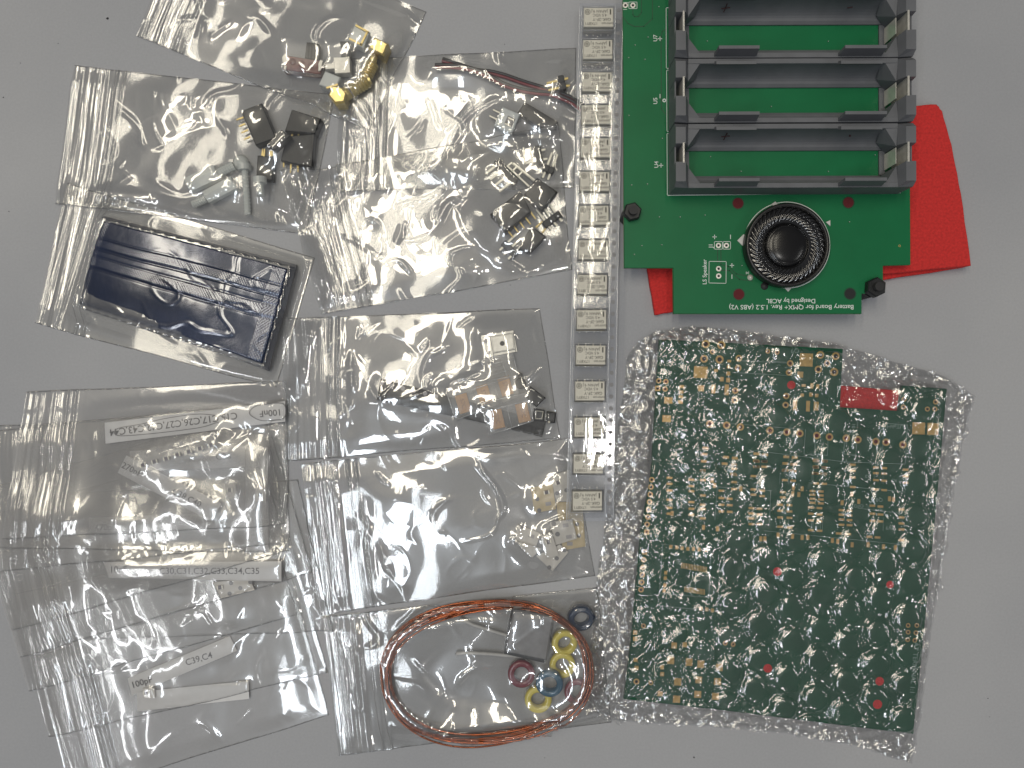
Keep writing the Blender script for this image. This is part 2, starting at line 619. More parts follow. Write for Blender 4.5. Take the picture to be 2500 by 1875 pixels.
# ------------------------------------------------------------------ zip bags
def bag(label, quad, seed, mat='bag_film', back='bag_back', amp=0.8, puff=1.4, zl=0.125, zt=(0.165, 0.195), nu=(120, 250), nv=190, scale=1.0, crease=0.5, fold_h=1.0, ribk=1.0, an=(1.0, 1.0), dslope=0.45,  group='zip bags of components'):
    """a zip bag draped over whatever the height map holds; quad = photo pixels TL, TR, BR, BL (left = mouth)"""
    q = [P(a, b, 1) for a, b in quad]
    zm = float(HM[in_poly([tuple(v)[:2] for v in q])].mean()) + 0.6
    q = [P(a, b, zm) for a, b in quad]
    us = np.concatenate([np.linspace(0, 0.215, nu[0], endpoint=False), np.linspace(0.215, 1, nu[1])])
    vs = np.linspace(0, 1, nv)
    U, V = np.meshgrid(us, vs)

    def bil(i):
        return (q[0][i] * (1 - U) + q[1][i] * U) * (1 - V) + (q[3][i] * (1 - U) + q[2][i] * U) * V
    X = bil(0); Y = bil(1)
    La = (q[1] - q[0]).length; Lb = (q[3] - q[0]).length
    A = U * La; B = V * Lb
    # slightly wandering outline
    X = X + 0.7 * pn(A / 30, B / 30, seed + 11); Y = Y + 0.7 * pn(A / 30, B / 30, seed + 12)
    rng = random.Random(seed)
    D = drape(dslope, 6)
    base = sample(D, X, Y)
    low = sample(HM, X, Y)
    edge = np.minimum(np.minimum(V, 1 - V) * Lb, (1 - U) * La)      # mm from the sealed sides
    e = smooth(0.3, 7.0, edge)
    zipz = 1 - smooth(0.19, 0.26, U)
    body = 1 - zipz
    s = scale * 1.15
    wx = 6 * pn(A / (24 * s), B / (24 * s), seed + 1); wy = 6 * pn(A / (24 * s), B / (24 * s), seed + 2)
    n1 = pn((A + wx) / (20 * s * an[0]), (B + wy) / (16 * s * an[1]), seed + 3)
    n2 = pn((A + 1.5 * wx) / (8.5 * s * an[0]), (B + 1.5 * wy) / (8.0 * s * an[1]), seed + 4)
    n3 = pn((A + wy) / (3.6 * s), (B + wx) / (3.2 * s), seed + 5)
    rd = pn((A + 2 * wx) / (17 * s), (B + 2 * wy) / (24 * s), seed + 6)
    ridge = np.clip(1 - np.abs(rd) * 7, 0, 1) ** 1.6
    rd2 = pn((A - 2 * wx) / (11 * s), (B + 2 * wy) / (9 * s), seed + 8)
    ridge2 = np.clip(1 - np.abs(rd2) * 9, 0, 1) ** 1.6
    patch = smooth(-0.05, 0.35, pn(A / 26, B / 22, seed + 7) + 0.12)     # some zones crumpled more
    h = amp * (1.30 * n1 + (0.10 + 0.16 * patch) * n2 + 0.02 * patch * n3)
    h += amp * crease * (0.10 * ridge + 0.05 * ridge2 * patch)
    fade = lambda sd, sc, lo=-0.1: smooth(lo, lo + 0.35, pn(A / sc, B / sc, seed + sd))
    ax, bx = A + 1.3 * wx, B + 1.3 * wy
    L1 = ridge_lines(ax / (34 * s), bx / (26 * s), 30 * s, seed + 51, 0.9) * fade(61, 14)
    L2 = ridge_lines(ax / (17 * s), bx / (21 * s), 19 * s, seed + 52, 0.65) * fade(62, 10)
    L3 = ridge_lines((A + 2 * wx) / (9 * s), (B + 2 * wy) / (8 * s), 8.5 * s, seed + 53, 0.55) * fade(63, 12, 0.0) * patch
    h += fold_h * (0.55 * L1 + 0.30 * L2 + 0.09 * L3)
    h *= 1 - 0.6 * smooth(0.8, 2.6, base - BACK(X, Y))
    h *= (0.15 + 0.85 * body)
    dome = np.clip(np.sin(np.pi * np.clip((U - 0.18) / 0.82, 0, 1)), 0, 1) ** 0.6 * np.clip(np.sin(np.pi * V), 0, 1) ** 0.6
    Z = base * e + low * (1 - e) + 0.25 + puff * dome * body + np.maximum(h, -0.7) * e + 0.7 * amp * e
    # ribbed mouth band beside the zip
    lines = 1 - smooth(zl - 0.01, zl + 0.01, U)
    def ribs(A, B, sd):
        return ribk * (0.17 * pn(A / 1.0, B / 160 + 0.01 * A, sd + 21) + 0.36 * pn(A / 2.1, B / 110, sd + 22) + 0.35 * pn(A / 5, B / 34, sd + 23))
    Z += (ribs(A, B, seed) + 0.35 * ribk) * (lines + 0.35 * (zipz - lines).clip(0, 1))
    for t in zt:
        Z += 0.45 * np.exp(-((A - t * La) / 0.55) ** 2)
    org = q[0] * 0.25 + q[1] * 0.25 + q[2] * 0.25 + q[3] * 0.25
    org = Vector((org.x, org.y, 0.0))
    t = thing('zip_bag', label, 'plastic bag', org, group)
    o = link(bpy.data.objects.new('front_film', grid_mesh('front_film', X, Y, Z, mat, org))); o.parent = t
    k = 2
    Xb, Yb = X[::k, ::k], Y[::k, ::k]
    cw = (X.shape[1] - 1) % k; ch = (X.shape[0] - 1) % k
    if (X.shape[1] - 1) % k:
        Xb = np.concatenate([Xb, X[::k, -1:]], 1); Yb = np.concatenate([Yb, Y[::k, -1:]], 1)
    if (X.shape[0] - 1) % k:
        Xb = np.concatenate([Xb, np.concatenate([X[-1:, ::k], X[-1:, -1:]], 1)[:, :Xb.shape[1]]], 0)
        Yb = np.concatenate([Yb, np.concatenate([Y[-1:, ::k], Y[-1:, -1:]], 1)[:, :Yb.shape[1]]], 0)
    Ab = (Xb - q[0].x) * (q[1] - q[0]).normalized().x + (Yb - q[0].y) * (q[1] - q[0]).normalized().y
    Bb = (Xb - q[0].x) * (q[3] - q[0]).normalized().x + (Yb - q[0].y) * (q[3] - q[0]).normalized().y
    Zb = BACK(Xb, Yb) + 0.08 + amp * 0.5 * (pn(Xb / 14, Yb / 14, seed + 31) + 0.5) + fold_h * 0.22 * ridge_lines(Xb / 20, Yb / 17, 18, seed + 33, 0.8) * smooth(-.1, .25, pn(Xb / 12, Yb / 12, seed + 34))
    Zb += (0.6 * ribs(Ab, Bb, seed + 400) + 0.2 * ribk) * (1 - smooth(zl * La - 1, zl * La + 1, Ab))
    o = link(bpy.data.objects.new('back_film', grid_mesh('back_film', Xb, Yb, Zb, back, org))); o.parent = t
    # seams along the two sides and the end
    def strip(Xs, Ys, Zs, dx, dy, wmm, nm):
        n = len(Xs)
        jit = 0.45 + 0.55 * np.abs(pn(np.arange(n) / 2.3, 0 * Xs, seed + 40)) * 2
        Xg = np.stack([Xs, Xs + dx * wmm * jit]); Yg = np.stack([Ys, Ys + dy * wmm * jit])
        Zg = np.stack([Zs + 0.02, Zs + 0.10 + 0.15 * jit])
        oo = link(bpy.data.objects.new(nm, grid_mesh(nm, Xg, Yg, Zg, 'seam_film', org))); oo.parent = t
    dv = (q[3] - q[0]).normalized(); du = (q[1] - q[0]).normalized()
    strip(X[0], Y[0], Z[0], dv.x, dv.y, 0.5, 'side_seam')
    strip(X[-1], Y[-1], Z[-1], -dv.x, -dv.y, 0.5, 'side_seam')
    strip(X[:, -1], Y[:, -1], Z[:, -1], -du.x, -du.y, 0.4, 'end_seam')
    for tt in zt:
        j = int(np.argmin(np.abs(us - tt)))
        m = MB().tube([(X[i, j], Y[i, j], Z[i, j] + 0.05) for i in range(0, nv, 3)], 0.16, 6)
        part(t, 'zip_track', m, 'zip_plastic', smooth=True)
    # what lies on top from now on rests on this film
    m = in_poly([tuple(v)[:2] for v in q])
    Zc = np.full(HM.shape, -1.0)
    ii = np.clip(((Y - GY0)).astype(int), 0, GH - 1); jj = np.clip((X - GX0).astype(int), 0, GW - 1)
    np.maximum.at(Zc, (ii.ravel(), jj.ravel()), Z.ravel())
    HM[:] = np.where(m, np.where(Zc > -0.5, np.maximum(HM, Zc), HM + 0.3), HM)
    return t


_back = np.zeros_like(HM)


def BACK(X, Y):
    return sample(_back, X, Y)


def open_bag():
    """remember the surface the next bag's back lies on, before its contents go in"""
    global _back
    _back = drape(0.45, 6)


def poly_px(pix, z):
    return [tuple(P(a, b, z))[:2] for a, b in pix]


def block(name, label, cat, pix, h, mat, group=None, bev=0.25, z=None):
    """a plain moulded block standing on what is below"""
    c = (sum(p[0] for p in pix) / len(pix), sum(p[1] for p in pix) / len(pix))
    zb = upx(*c) + 0.1 if z is None else z
    loc = P(c[0], c[1], zb + h)
    loc.z = zb
    t = thing(name, label, cat, loc, group)
    part(t, 'body', MB().pprism(pix, zb, zb + h, bev=bev), mat)
    stamp(poly_px(pix, zb + h), zb + h)
    return t, zb


def pin_header(label, a, b, n, long_, short, flip=False, body_h=2.4, mat='tin', z=None, group='pin headers in the bags', skip_body=False, bodyw=2.4, tilt=0.0):
    """row of pins through a black bar from pixel a to pixel b (row direction); pins lie flat across it"""
    pa = P(a[0], a[1], 3); pb = P(b[0], b[1], 3)
    ang = math.atan2(pb.y - pa.y, pb.x - pa.x)
    L = (pb - pa).length
    c = (pa + pb) / 2
    zb = (under(c.x, c.y) + 0.1) if z is None else z
    t = thing('pin_header', label, 'pin header', (c.x, c.y, zb), group, ang)
    pitch = L / n
    body = MB()
    for i in range(n):
        x = -L / 2 + pitch * i
        body.prism([(x + 0.25, -bodyw / 2), (x + pitch - 0.25, -bodyw / 2), (x + pitch, -bodyw / 2 + 0.3), (x + pitch, bodyw / 2 - 0.3), (x + pitch - 0.25, bodyw / 2), (x + 0.25, bodyw / 2), (x, bodyw / 2 - 0.3), (x, -bodyw / 2 + 0.3)], 0, body_h, bev=0.15)
    part(t, 'body', body, 'black_plastic', local=True)
    sgn = -1 if flip else 1
    for i in range(n):
        x = -L / 2 + pitch * (i + 0.5)
        z0 = body_h / 2 - 0.3; z1 = body_h / 2 + 0.35
        m = MB()
        y0, y1 = -short * sgn, long_ * sgn
        ya, yb = min(y0, y1), max(y0, y1)
        m.prism([(x - 0.38, ya + .3), (x - 0.18, ya), (x + 0.18, ya), (x + 0.38, ya + 0.3), (x + 0.38, yb - 0.3), (x + 0.18, yb), (x - 0.18, yb), (x - 0.38, yb - 0.3)], z0, z1, bev=0.08)
        part(t, 'pin', m, mat, local=True)
    R = Matrix.Rotation(ang, 2)
    foot = [Vector((c.x, c.y)) + R @ Vector(v) for v in ((-L / 2, -1.3), (L / 2, -1.3), (L / 2, 1.3), (-L / 2, 1.3))]
    stamp([tuple(v) for v in foot], zb + body_h)
    ya, yb = sorted((-short * sgn, long_ * sgn))
    foot = [Vector((c.x, c.y)) + R @ Vector(v) for v in ((-L / 2, ya), (L / 2, ya), (L / 2, yb), (-L / 2, yb))]
    stamp([tuple(v) for v in foot], zb + body_h / 2 + 0.5)
    return t


def socket_header(label, pix, h, pins, group='socket headers in the bags', z=None, pmat='gold_pin'):
    """female header block with flat gold tails; pix = quad, pins = list of (from, to) pixel pairs"""
    t, zb = block('socket_header', label, 'pin socket', pix, h, 'black_plastic', group, 0.3, z)
    # shallow grooves on the top face, part of the moulding
    for a, b in pins:
        zz = zb + h * 0.45
        p = P(*a, zz); q = P(*b, zz)
        d = (q - p).normalized(); n = Vector((-d.y, d.x, 0)) * 0.33
        m = MB().prism([tuple(p + n)[:2], tuple(q + n * 0.55)[:2], tuple(q - n * 0.55)[:2], tuple(p - n)[:2]], zz - 0.2, zz + 0.2, bev=0.05)
        part(t, 'pin', m, pmat)
    return t


def ring_at(c, ro, ri, seg=24):
    pass


def chip_tape(label, quad, holes=(), pockets=(), chips=(), mat='paper_tape', th=0.6, group='cut pieces of component tape', name='tape_piece', holer=0.75, lift=0.0, chipmat='chip_dark', pocket_mat='pocket', psize=(1.3, 2.0)):
    """flat piece of component tape, with sprocket holes, pockets and chips"""
    c = (sum(p[0] for p in quad) / len(quad), sum(p[1] for p in quad) / len(quad))
    zb = float(HM[in_poly(poly_px(quad, 3))].max()) + 0.06 + 0.013 * (int(c[0]) % 7) + lift
    zt_ = zb + th
    loc = P(c[0], c[1], zt_); loc.z = zb
    t = thing(name, label, 'component tape', loc, group)
    part(t, 'strip', MB().pprism(quad, zb, zt_), mat)
    ax = P(*quad[1], zt_) - P(*quad[0], zt_)
    an = math.atan2(ax.y, ax.x)
    def rect(cx, cy, w_, h_, z, mbb, mi=0, dz=0):
        R = Matrix.Rotation(an, 2)
        pts = [Vector((cx, cy)) + R @ Vector(v) for v in ((-w_ / 2, -h_ / 2), (w_ / 2, -h_ / 2), (w_ / 2, h_ / 2), (-w_ / 2, h_ / 2))]
        if dz:
            mbb.prism([tuple(p) for p in pts], z, z + dz, mi, bev=0.05)
        else:
            mbb.sheet([(p.x, p.y, z) for p in pts], mi)
    for hx, hy in holes:
        p = P(hx, hy, zt_)
        part(t, 'sprocket_hole', MB().disc(p, holer, zt_ + 0.03), 'chip_grey')
    for hx, hy in pockets:
        p = P(hx, hy, zt_)
        m = MB(); rect(p.x, p.y, psize[1], psize[0], zt_ + 0.04, m)
        part(t, 'pocket', m, pocket_mat)
    for hx, hy in chips:
        p = P(hx, hy, zt_)
        m = MB(); rect(p.x, p.y, 2.0, 1.25, zt_ + 0.03, m, 0, 0.5)
        rect(p.x + math.cos(an) * 0.8, p.y + math.sin(an) * 0.8, 0.4, 1.3, zt_ + 0.03, m, 1, 0.53)
        rect(p.x - math.cos(an) * 0.8, p.y - math.sin(an) * 0.8, 0.4, 1.3, zt_ + 0.03, m, 1, 0.53)
        part(t, 'chip', m, [chipmat, 'tin'])
    stamp(poly_px(quad, zt_), zt_ + 0.3)
    return t


# ================================================================== bag with the blue pouch (lowest, upper left)
open_bag()
# the pouch: puffed metallised envelope, crimped ends, two embossed seams
def pouch():
    pix = cO((365, 110), (2035, 535), (1785, 1440), (118, 890))
    z0 = upx(400, 720) + 0.4
    q = [P(a, b, z0 + 4) for a, b in pix]
    nu, nv = 260, 150
    U, V = np.meshgrid(np.linspace(0, 1, nu), np.linspace(0, 1, nv))
    def bil(i): return (q[0][i] * (1 - U) + q[1][i] * U) * (1 - V) + (q[3][i] * (1 - U) + q[2][i] * U) * V
    X, Y = bil(0), bil(1)
    La = (q[1] - q[0]).length; Lb = (q[3] - q[0]).length
    A, B = U * La, V * Lb
    X = X + 0.6 * pn(A / 15, B / 15, 5); Y = Y + 0.6 * pn(A / 15, B / 15, 6)
    e = np.minimum(smooth(-0.02, 0.05, V), smooth(-0.02, 0.07, 1 - V)) * np.minimum(smooth(-0.02, 0.03, U), smooth(-0.02, 0.03, 1 - U))
    wx = 3 * pn(A / 14, B / 14, 71)
    Z = z0 + 0.4 + 5.6 * e + 1.2 * np.sin(np.pi * V) * np.sin(np.pi * U) ** 0.5
    Z += e * (0.9 * pn((A + wx) / 34, (B + wx) / 20, 72) + 0.06 * pn((A + 2 * wx) / 6.5, (B - wx) / 5, 73) * smooth(.3, .6, U))
    Z += e * 0.12 * ridge_lines((A + wx) / 16, (B + 2 * wx) / 9, 12, 74, 0.6) * smooth(0.25, 0.6, U)
    for vc, hw in ((0.27, 0.035), (0.475, 0.04)):
        Vc = V + 0.02 * (U - .5)
        band = smooth(hw + 0.012, hw, np.abs(Vc - vc))
        Z += band * (0.08 + 0.035 * np.sin(A * 6.283 / 0.95) * np.cos(B * 6.283 / 0.9))
        Z -= 0.26 * np.exp(-((Vc - vc - hw - 0.03) / 0.012) ** 2)
        Z -= 0.12 * np.exp(-((Vc - vc + hw + 0.02) / 0.010) ** 2)
    endb = smooth(0.90, 0.915, U)
    Z += endb * 0.10 * np.sin(A * 6.283 / 1.0) * np.sin(B * 6.283 / 1.0)
    Z += smooth(0.06, 0.05, U) * 0.08 * np.sin(A * 6.283 / 1.0) * np.sin(B * 6.283 / 1.0)
    org = Vector(((q[0].x + q[2].x) / 2, (q[0].y + q[2].y) / 2, z0))
    t = thing('foil_pouch', 'shiny dark blue foil pouch with crimped ends inside a clear bag', 'foil pouch', org)
    o = link(bpy.data.objects.new('front_sheet', grid_mesh('front_sheet', X, Y, Z, 'blue_foil', org))); o.parent = t
    Z2 = np.minimum(Z - 0.05, z0 + 0.05 + 0 * Z)
    o = link(bpy.data.objects.new('back_sheet', grid_mesh('back_sheet', X[::5, ::5], Y[::5, ::5], Z2[::5, ::5], 'blue_foil_dark', org))); o.parent = t
    # flat folded back edge showing along the top and right
    m = MB().pprism(cO((345, 108), (380, 100), (2045, 520), (2035, 600), (1900, 1000), (1800, 1448), (1780, 1440)), z0 + .1, z0 + 1.2)
    part(t, 'folded_edge', m, 'blue_foil_dark')
    stamp([tuple(v)[:2] for v in q], z0 + 5.5)
pouch()
bag('clear zip bag wrapped around the dark blue foil pouch', [(150, 440), (762, 625), (667, 946), (72, 787)], 101, amp=0.35, puff=0.2, crease=0.1, fold_h=0.35, dslope=1.2)

# ================================================================== bag with nylon standoffs and black sockets
open_bag()
g = 'socket headers in the bags'
socket_header('black four way socket with gold pins pointing left, in the upper left bag', cA((1300, 598), (1412, 556), (1490, 745), (1380, 785)), 4.2,
              [(cA((1315, 634))[0], cA((1277, 648))[0]), (cA((1325, 668))[0], cA((1290, 683))[0]), (cA((1340, 702))[0], cA((1303, 718))[0]), (cA((1352, 738))[0], cA((1317, 754))[0])])
socket_header('black square socket nearest the brass coax plugs, in the upper left bag', cA((1575, 590), (1733, 640), (1700, 722), (1537, 708)), 4.4,
              [(cA((a, 715))[0], cA((a - 6, 748))[0]) for a in (1580, 1615, 1650)])
socket_header('small black socket leaning between two larger sockets', cA((1518, 700), (1567, 732), (1484, 812), (1440, 797)), 3.0,
              [(cA((1425, 845))[0], cA((1430, 803))[0]), (cA((1462, 845))[0], cA((1470, 806))[0])])
socket_header('black socket half hidden in glare with gold pins pointing down', cA((1545, 735), (1700, 722), (1685, 905), (1515, 868)), 3.6,
              [(cA((1533, 872))[0], cA((1532, 903))[0]), (cA((1572, 886))[0], cA((1568, 935))[0]), (cA((1608, 895))[0], cA((1610, 930))[0])])
socket_header('black socket under creased film below the small leaning socket', cA((1390, 838), (1478, 845), (1470, 975), (1382, 965)), 3.2,
              [(cA((a, 842))[0], cA((a + 4, 803))[0]) for a in (1416, 1428, 1458, 1470)])


def standoff(label, hexpix, stud=None, head=None, screw=None):
    c = (sum(p[0] for p in hexpix) / 4, sum(p[1] for p in hexpix) / 4)
    zb = upx(*c) + 0.1
    a = P(*hexpix[0], zb + 2.5); b = P(*hexpix[1], zb + 2.5); d = P(*hexpix[3], zb + 2.5)
    p0 = (a + d) / 2; p1 = (b + P(*hexpix[2], zb + 2.5)) / 2
    r = (a - d).length / 2 * 1.05
    p0.z = p1.z = zb + r * 0.9
    loc = (p0 + p1) / 2; loc.z = zb
    t = thing('nylon_standoff', label, 'standoff', loc, 'nylon standoffs and screws')
    part(t, 'hex_body', MB().tube([p0, p1], r, 6), 'nylon')
    if stud:
        q0, q1 = [P(*s, zb + 2.5) for s in stud]
        q0.z = q1.z = zb + r * 0.9
        n = 14
        pts = [q0.lerp(q1, i / n) for i in range(n + 1)]
        part(t, 'threaded_stud', MB().tube(pts, [r * (0.58 if i % 2 else 0.50) for i in range(n + 1)], 10), 'nylon', smooth=False)
    if head:
        h = P(*head[0], zb + 3)
        part(t, 'head', MB().lathe([(0, 0), (head[1], 0), (head[1], 1.5), (head[1] * 0.6, 2.6), (0, 2.9)], (h.x, h.y, zb), 20), 'nylon', smooth=True)
    stamp(poly_px(hexpix, zb + 3), zb + 2 * r)
    return t


standoff('upper translucent nylon hex standoff, its screw ending in a round head', cA((1005, 965), (1162, 897), (1195, 965), (1040, 1045)), cA((1180, 935), (1265, 895)), (cA((1290, 870))[0], 2.7))
standoff('lower translucent nylon hex standoff with a short stud at its left', cA((1095, 1037), (1250, 955), (1285, 1020), (1140, 1100)), cA((1112, 1072), (1040, 1105)))


def nylon_screw(label, a, b, hc):
    zb = upx(*a) + 0.1
    p, q = P(*a, zb + 1.5), P(*b, zb + 1.5)
    t = thing('nylon_screw', label, 'screw', ((p.x + q.x) / 2, (p.y + q.y) / 2, zb), 'nylon standoffs and screws')
    n = 26
    part(t, 'shaft', MB().tube([p.lerp(q, i / n) for i in range(n + 1)], [1.25 if i % 2 else 1.0 for i in range(n + 1)], 10), 'nylon')
    part(t, 'head', MB().tube([p, p + (p - q).normalized() * 2], 2.3, 16), 'nylon')
    stamp([(p.x - 1.5, p.y), (p.x + 1.5, p.y), (q.x + 1.5, q.y), (q.x - 1.5, q.y)], zb + 2.8)


nylon_screw('long translucent nylon screw with a ribbed tip, pointing down', cA((1322, 920))[0], cA((1338, 1160))[0], None)
nylon_screw('faint nylon screw beside the creased black socket', cA((1405, 990))[0], cA((1410, 1060))[0], None)
bag('clear zip bag holding black sockets and white nylon standoffs', [(180, 157), (815, 228), (748, 572), (134, 498)], 103, amp=0.9, puff=1.6)

# ================================================================== bag with twin wires
open_bag()
def wire(label, path, r, mat, name='part'):
    pass
def twin(label, pts):
    zb = upx(*pts[3]) + 0.1
    P3 = [P(a, b, 2) for a, b in pts]
    # resample smooth (Catmull-Rom)
    out = []
    for i in range(len(P3) - 1):
        p0 = P3[max(i - 1, 0)]; p1 = P3[i]; p2 = P3[i + 1]; p3 = P3[min(i + 2, len(P3) - 1)]
        for k in range(10):
            t = k / 10
            out.append(0.5 * ((2 * p1) + (-p0 + p2) * t + (2 * p0 - 5 * p1 + 4 * p2 - p3) * t * t + (-p0 + 3 * p1 - 3 * p2 + p3) * t ** 3))
    out.append(P3[-1])
    c = out[len(out) // 2]
    t = thing('twin_wire', label, 'wire', (c.x, c.y, zb), 'red and black twin wires')
    bk, rd = [], []
    for i, p in enumerate(out):
        d = (out[min(i + 1, len(out) - 1)] - out[max(i - 1, 0)]); d.normalize()
        n = Vector((-d.y, d.x, 0))
        bk.append(Vector((p.x, p.y, zb + 0.75)) + n * 0.40)
        rd.append(Vector((p.x, p.y, zb + 0.62)) - n * 0.42)
    part(t, 'black_strand', MB().tube(bk, 0.55, 10), 'black_wire', smooth=True)
    part(t, 'red_strand', MB().tube(rd, 0.52, 10), 'red_wire', smooth=True)
    for p in out:
        i = int(p.y - GY0); j = int(p.x - GX0)
        if 0 <= i < GH and 0 <= j < GW:
            HM[i - 1:i + 2, j - 1:j + 2] = np.maximum(HM[i - 1:i + 2, j - 1:j + 2], zb + 1.5)
twin('upper red and black twin wire, its cut end higher', cB((1325, 393), (1440, 432), (1560, 467), (1650, 478), (1750, 503), (1880, 548), (2020, 590), (2120, 622), (2212, 662)) + [(1425, 258)])
twin('lower red and black twin wire, its cut end further left', cB((1278, 448), (1400, 452), (1530, 473), (1640, 518), (1740, 572), (1850, 608), (1960, 628), (2050, 636), (2130, 662), (2212, 700)) + [(1425, 272)])
pin_header('two pin black header with gold pins beside the twin wire ends', cK((1745, 50))[0], cK((1805, 305))[0], 2, 5.0, 2.7, flip=True, mat='gold_pin')
tt, zz = block('wire_housing', 'white plastic two pin connector with pins pointing left, beside the black slab', 'connector', cK((715, 592), (1030, 722), (880, 1095), (558, 935)), 3.2, 'white_plastic', bev=0.3)
mm = MB().pprism(cK((812, 752), (950, 812), (880, 960), (745, 895)), zz + 3.2, zz + 3.24)
part(tt, 'latch_window', mm, 'chip_grey')
for a, b in (((545, 655), (690, 722)), ((480, 765), (625, 835)), ((815, 795), (920, 845)), ((755, 903), (862, 955))):
    zq = zz + 3.25 if a[0] > 700 else zz + 1.6
    p, q = P(*cK(a)[0], zq), P(*cK(b)[0], zq)
    part(tt, 'pin', MB().tube([p + Vector((0, 0, .25)), q + Vector((0, 0, .25))], 0.3, 4), 'tin')
tt, zz = block('slab_housing', 'dark grey rectangular slab with a small hole near its upper left corner', 'connector housing', cK((1115, 505), (1715, 868), (1700, 960), (1410, 1010), (990, 690)), 3.0, 'black_plastic', bev=0.2)
pp = P(*cK((1140, 655))[0], zz + 3)
part(tt, 'hole', MB().disc((pp.x, pp.y), 0.5, zz + 3.03), 'dark_hole')
tt, zz = block('crimp_terminal', 'silvery grey terminal piece tucked beneath the dark slab', 'terminal', cK((905, 920), (1080, 840), (1265, 960), (1210, 1060), (880, 1080)), 2.0, 'chip_grey', bev=0.2)
bag('clear zip bag holding red and black twin wires', [(838, 142), (1408, 116), (1404, 458), (820, 466)], 107, amp=0.9, puff=1.2)

# ================================================================== bag with pin headers and dark sockets (over the wires' bag)
open_bag()
gp = 'pin headers in the bags'
pin_header('four pin header with long pale pins reaching down left, upper left of the pile', cB((1693, 1083))[0], cB((1818, 1240))[0], 4, 6.0, 1.6, flip=True)
socket_header('glare covered black square socket with two long rails leading up left', cL((1030, 215), (1348, 435), (1095, 740), (828, 470)), 5.0,
              [(cL((985, 265))[0], cL((640, 0))[0]), (cL((905, 355))[0], cL((555, 40))[0])], pmat='tin')
for k_, (a, b) in enumerate((((650, 105), (715, 55)), ((730, 185), (790, 125)))):
    z_ = upx(*cL(a)[0])
sx = socket_header('large black five way socket with gold pins fanning down right', cL((770, 418), (935, 745), (540, 1065), (298, 780)), 5.0,
              [(cL(a)[0], cL(b)[0]) for a, b in (((565, 1030), (655, 1145)), ((660, 965), (742, 1075)), ((750, 895), (832, 1005)), ((835, 820), (928, 942)), ((925, 750), (1008, 862)))])
pin_header('three pin header at the right of the pile, pins slanting down right', cL((1140, 945))[0], cL((1395, 760))[0], 3, 6.2, 2.6)
socket_header('black socket in the lower right of the pile, two gold pins up right', cL((935, 965), (1168, 1130), (925, 1385), (735, 1330)), 4.2,
              [(cL((1010, 990))[0], cL((1112, 895))[0]), (cL((1105, 1068))[0], cL((1165, 1005))[0])])
pin_header('three pin header at the bottom of the pile, pins slanting up right', cL((500, 1215))[0], cL((700, 1420))[0], 3, 5.6, 2.8)
pin_header('three pin header at the top of the pile, pins lying level', cK((1330, 1310))[0], cK((1400, 1640))[0], 2, 5.4, 2.8, flip=True)
pin_header('two pin header at the top right of the pile, pins slanting steeply', cL((1130, 60))[0], cL((1290, 120))[0], 2, 6.0, 3.4)
# right-angle comb: two rails with bridges
def comb():
    zb = upx(*cL((800, 180))[0]) + 0.2
    p = P(*cL((800, 180))[0], zb)
    t = thing('angled_pins', 'ladder like row of bright bent pins left of the square socket', 'pin header', (p.x, p.y, zb), gp)
    for a, b in (((660, -10), (990, 255)), ((560, 30), (905, 355)), ((645, 112), (710, 48)), ((730, 195), (792, 128)), ((575, 28), (640, -20))):
        q, r = P(*cL(a)[0], zb + 3.2), P(*cL(b)[0], zb + 3.2)
        part(t, 'pin', MB().tube([q, r], 0.36, 4), 'tin')
    for a, b in (((1090, 1330), (1110, 1615)), ((1215, 1320), (1245, 1610))):
        q, r = P(*cK(a)[0], zb + 3.2), P(*cK(b)[0], zb + 3.2)
        part(t, 'pin', MB().tube([q, r], 0.33, 4), 'tin')
comb()
bag('clear zip bag holding a pile of pin headers and black sockets', [(694, 426), (1363, 311), (1397, 659), (782, 768)], 118, amp=1.0, puff=1.0, crease=0.7)

# ================================================================== bag with reels of larger parts
open_bag()
def strip_frame(quad, z):
    a, b, c, d = [P(x, y, z) for x, y in quad]
    return a, b, c, d


# black carrier tape
bq = cPp((140, 680), (2035, 1172), (2000, 1332), (90, 925))
zb = upx(1150, 980) + 0.1
c = P(1150, 985, zb + 1)
t = thing('carrier_tape', 'long black plastic component tape lying under the clear tape pieces', 'component tape', (c.x, c.y, zb))
part(t, 'strip', MB().pprism(bq, zb, zb + 0.9), 'black_plastic')
for hx, hy in ((262, 762), (390, 790), (520, 820), (648, 850), (775, 880)):
    p = P(*cPp((hx, hy))[0], zb + .9)
    part(t, 'sprocket_hole', MB().disc(p, 0.78, zb + 0.94), 'pocket')
hp = P(*cPp((148, 732))[0], zb + .9)
part(t, 'sprocket_hole', MB().disc(hp, 0.7, zb + 0.94), 'pocket')
for i in range(15):
    u = i / 14
    cx, cyy = 165 + u * 1790, 873 + u * 1790 * 0.2355
    m = MB()
    w_, h_ = 50, 44
    ct, st = math.cos(0.233), math.sin(0.233)
    def rr(a_, b_): return cPp((cx + a_ * ct - b_ * st, cyy + a_ * st + b_ * ct))[0]
    fr = [rr(-w_, -h_), rr(w_, -h_), rr(w_, h_), rr(-w_, h_)]
    fi = [rr(-w_ + 7, -h_ + 7), rr(w_ - 7, -h_ + 7), rr(w_ - 7, h_ - 7), rr(-w_ + 7, h_ - 7)]
    for k in range(4):
        m.pprism([fr[k], fr[(k + 1) % 4], fi[(k + 1) % 4], fi[k]], zb + 0.9, zb + 1.25)
    part(t, 'pocket_rim', m, 'black_rubber')
stamp(poly_px(bq, zb + 1), zb + 1.3)


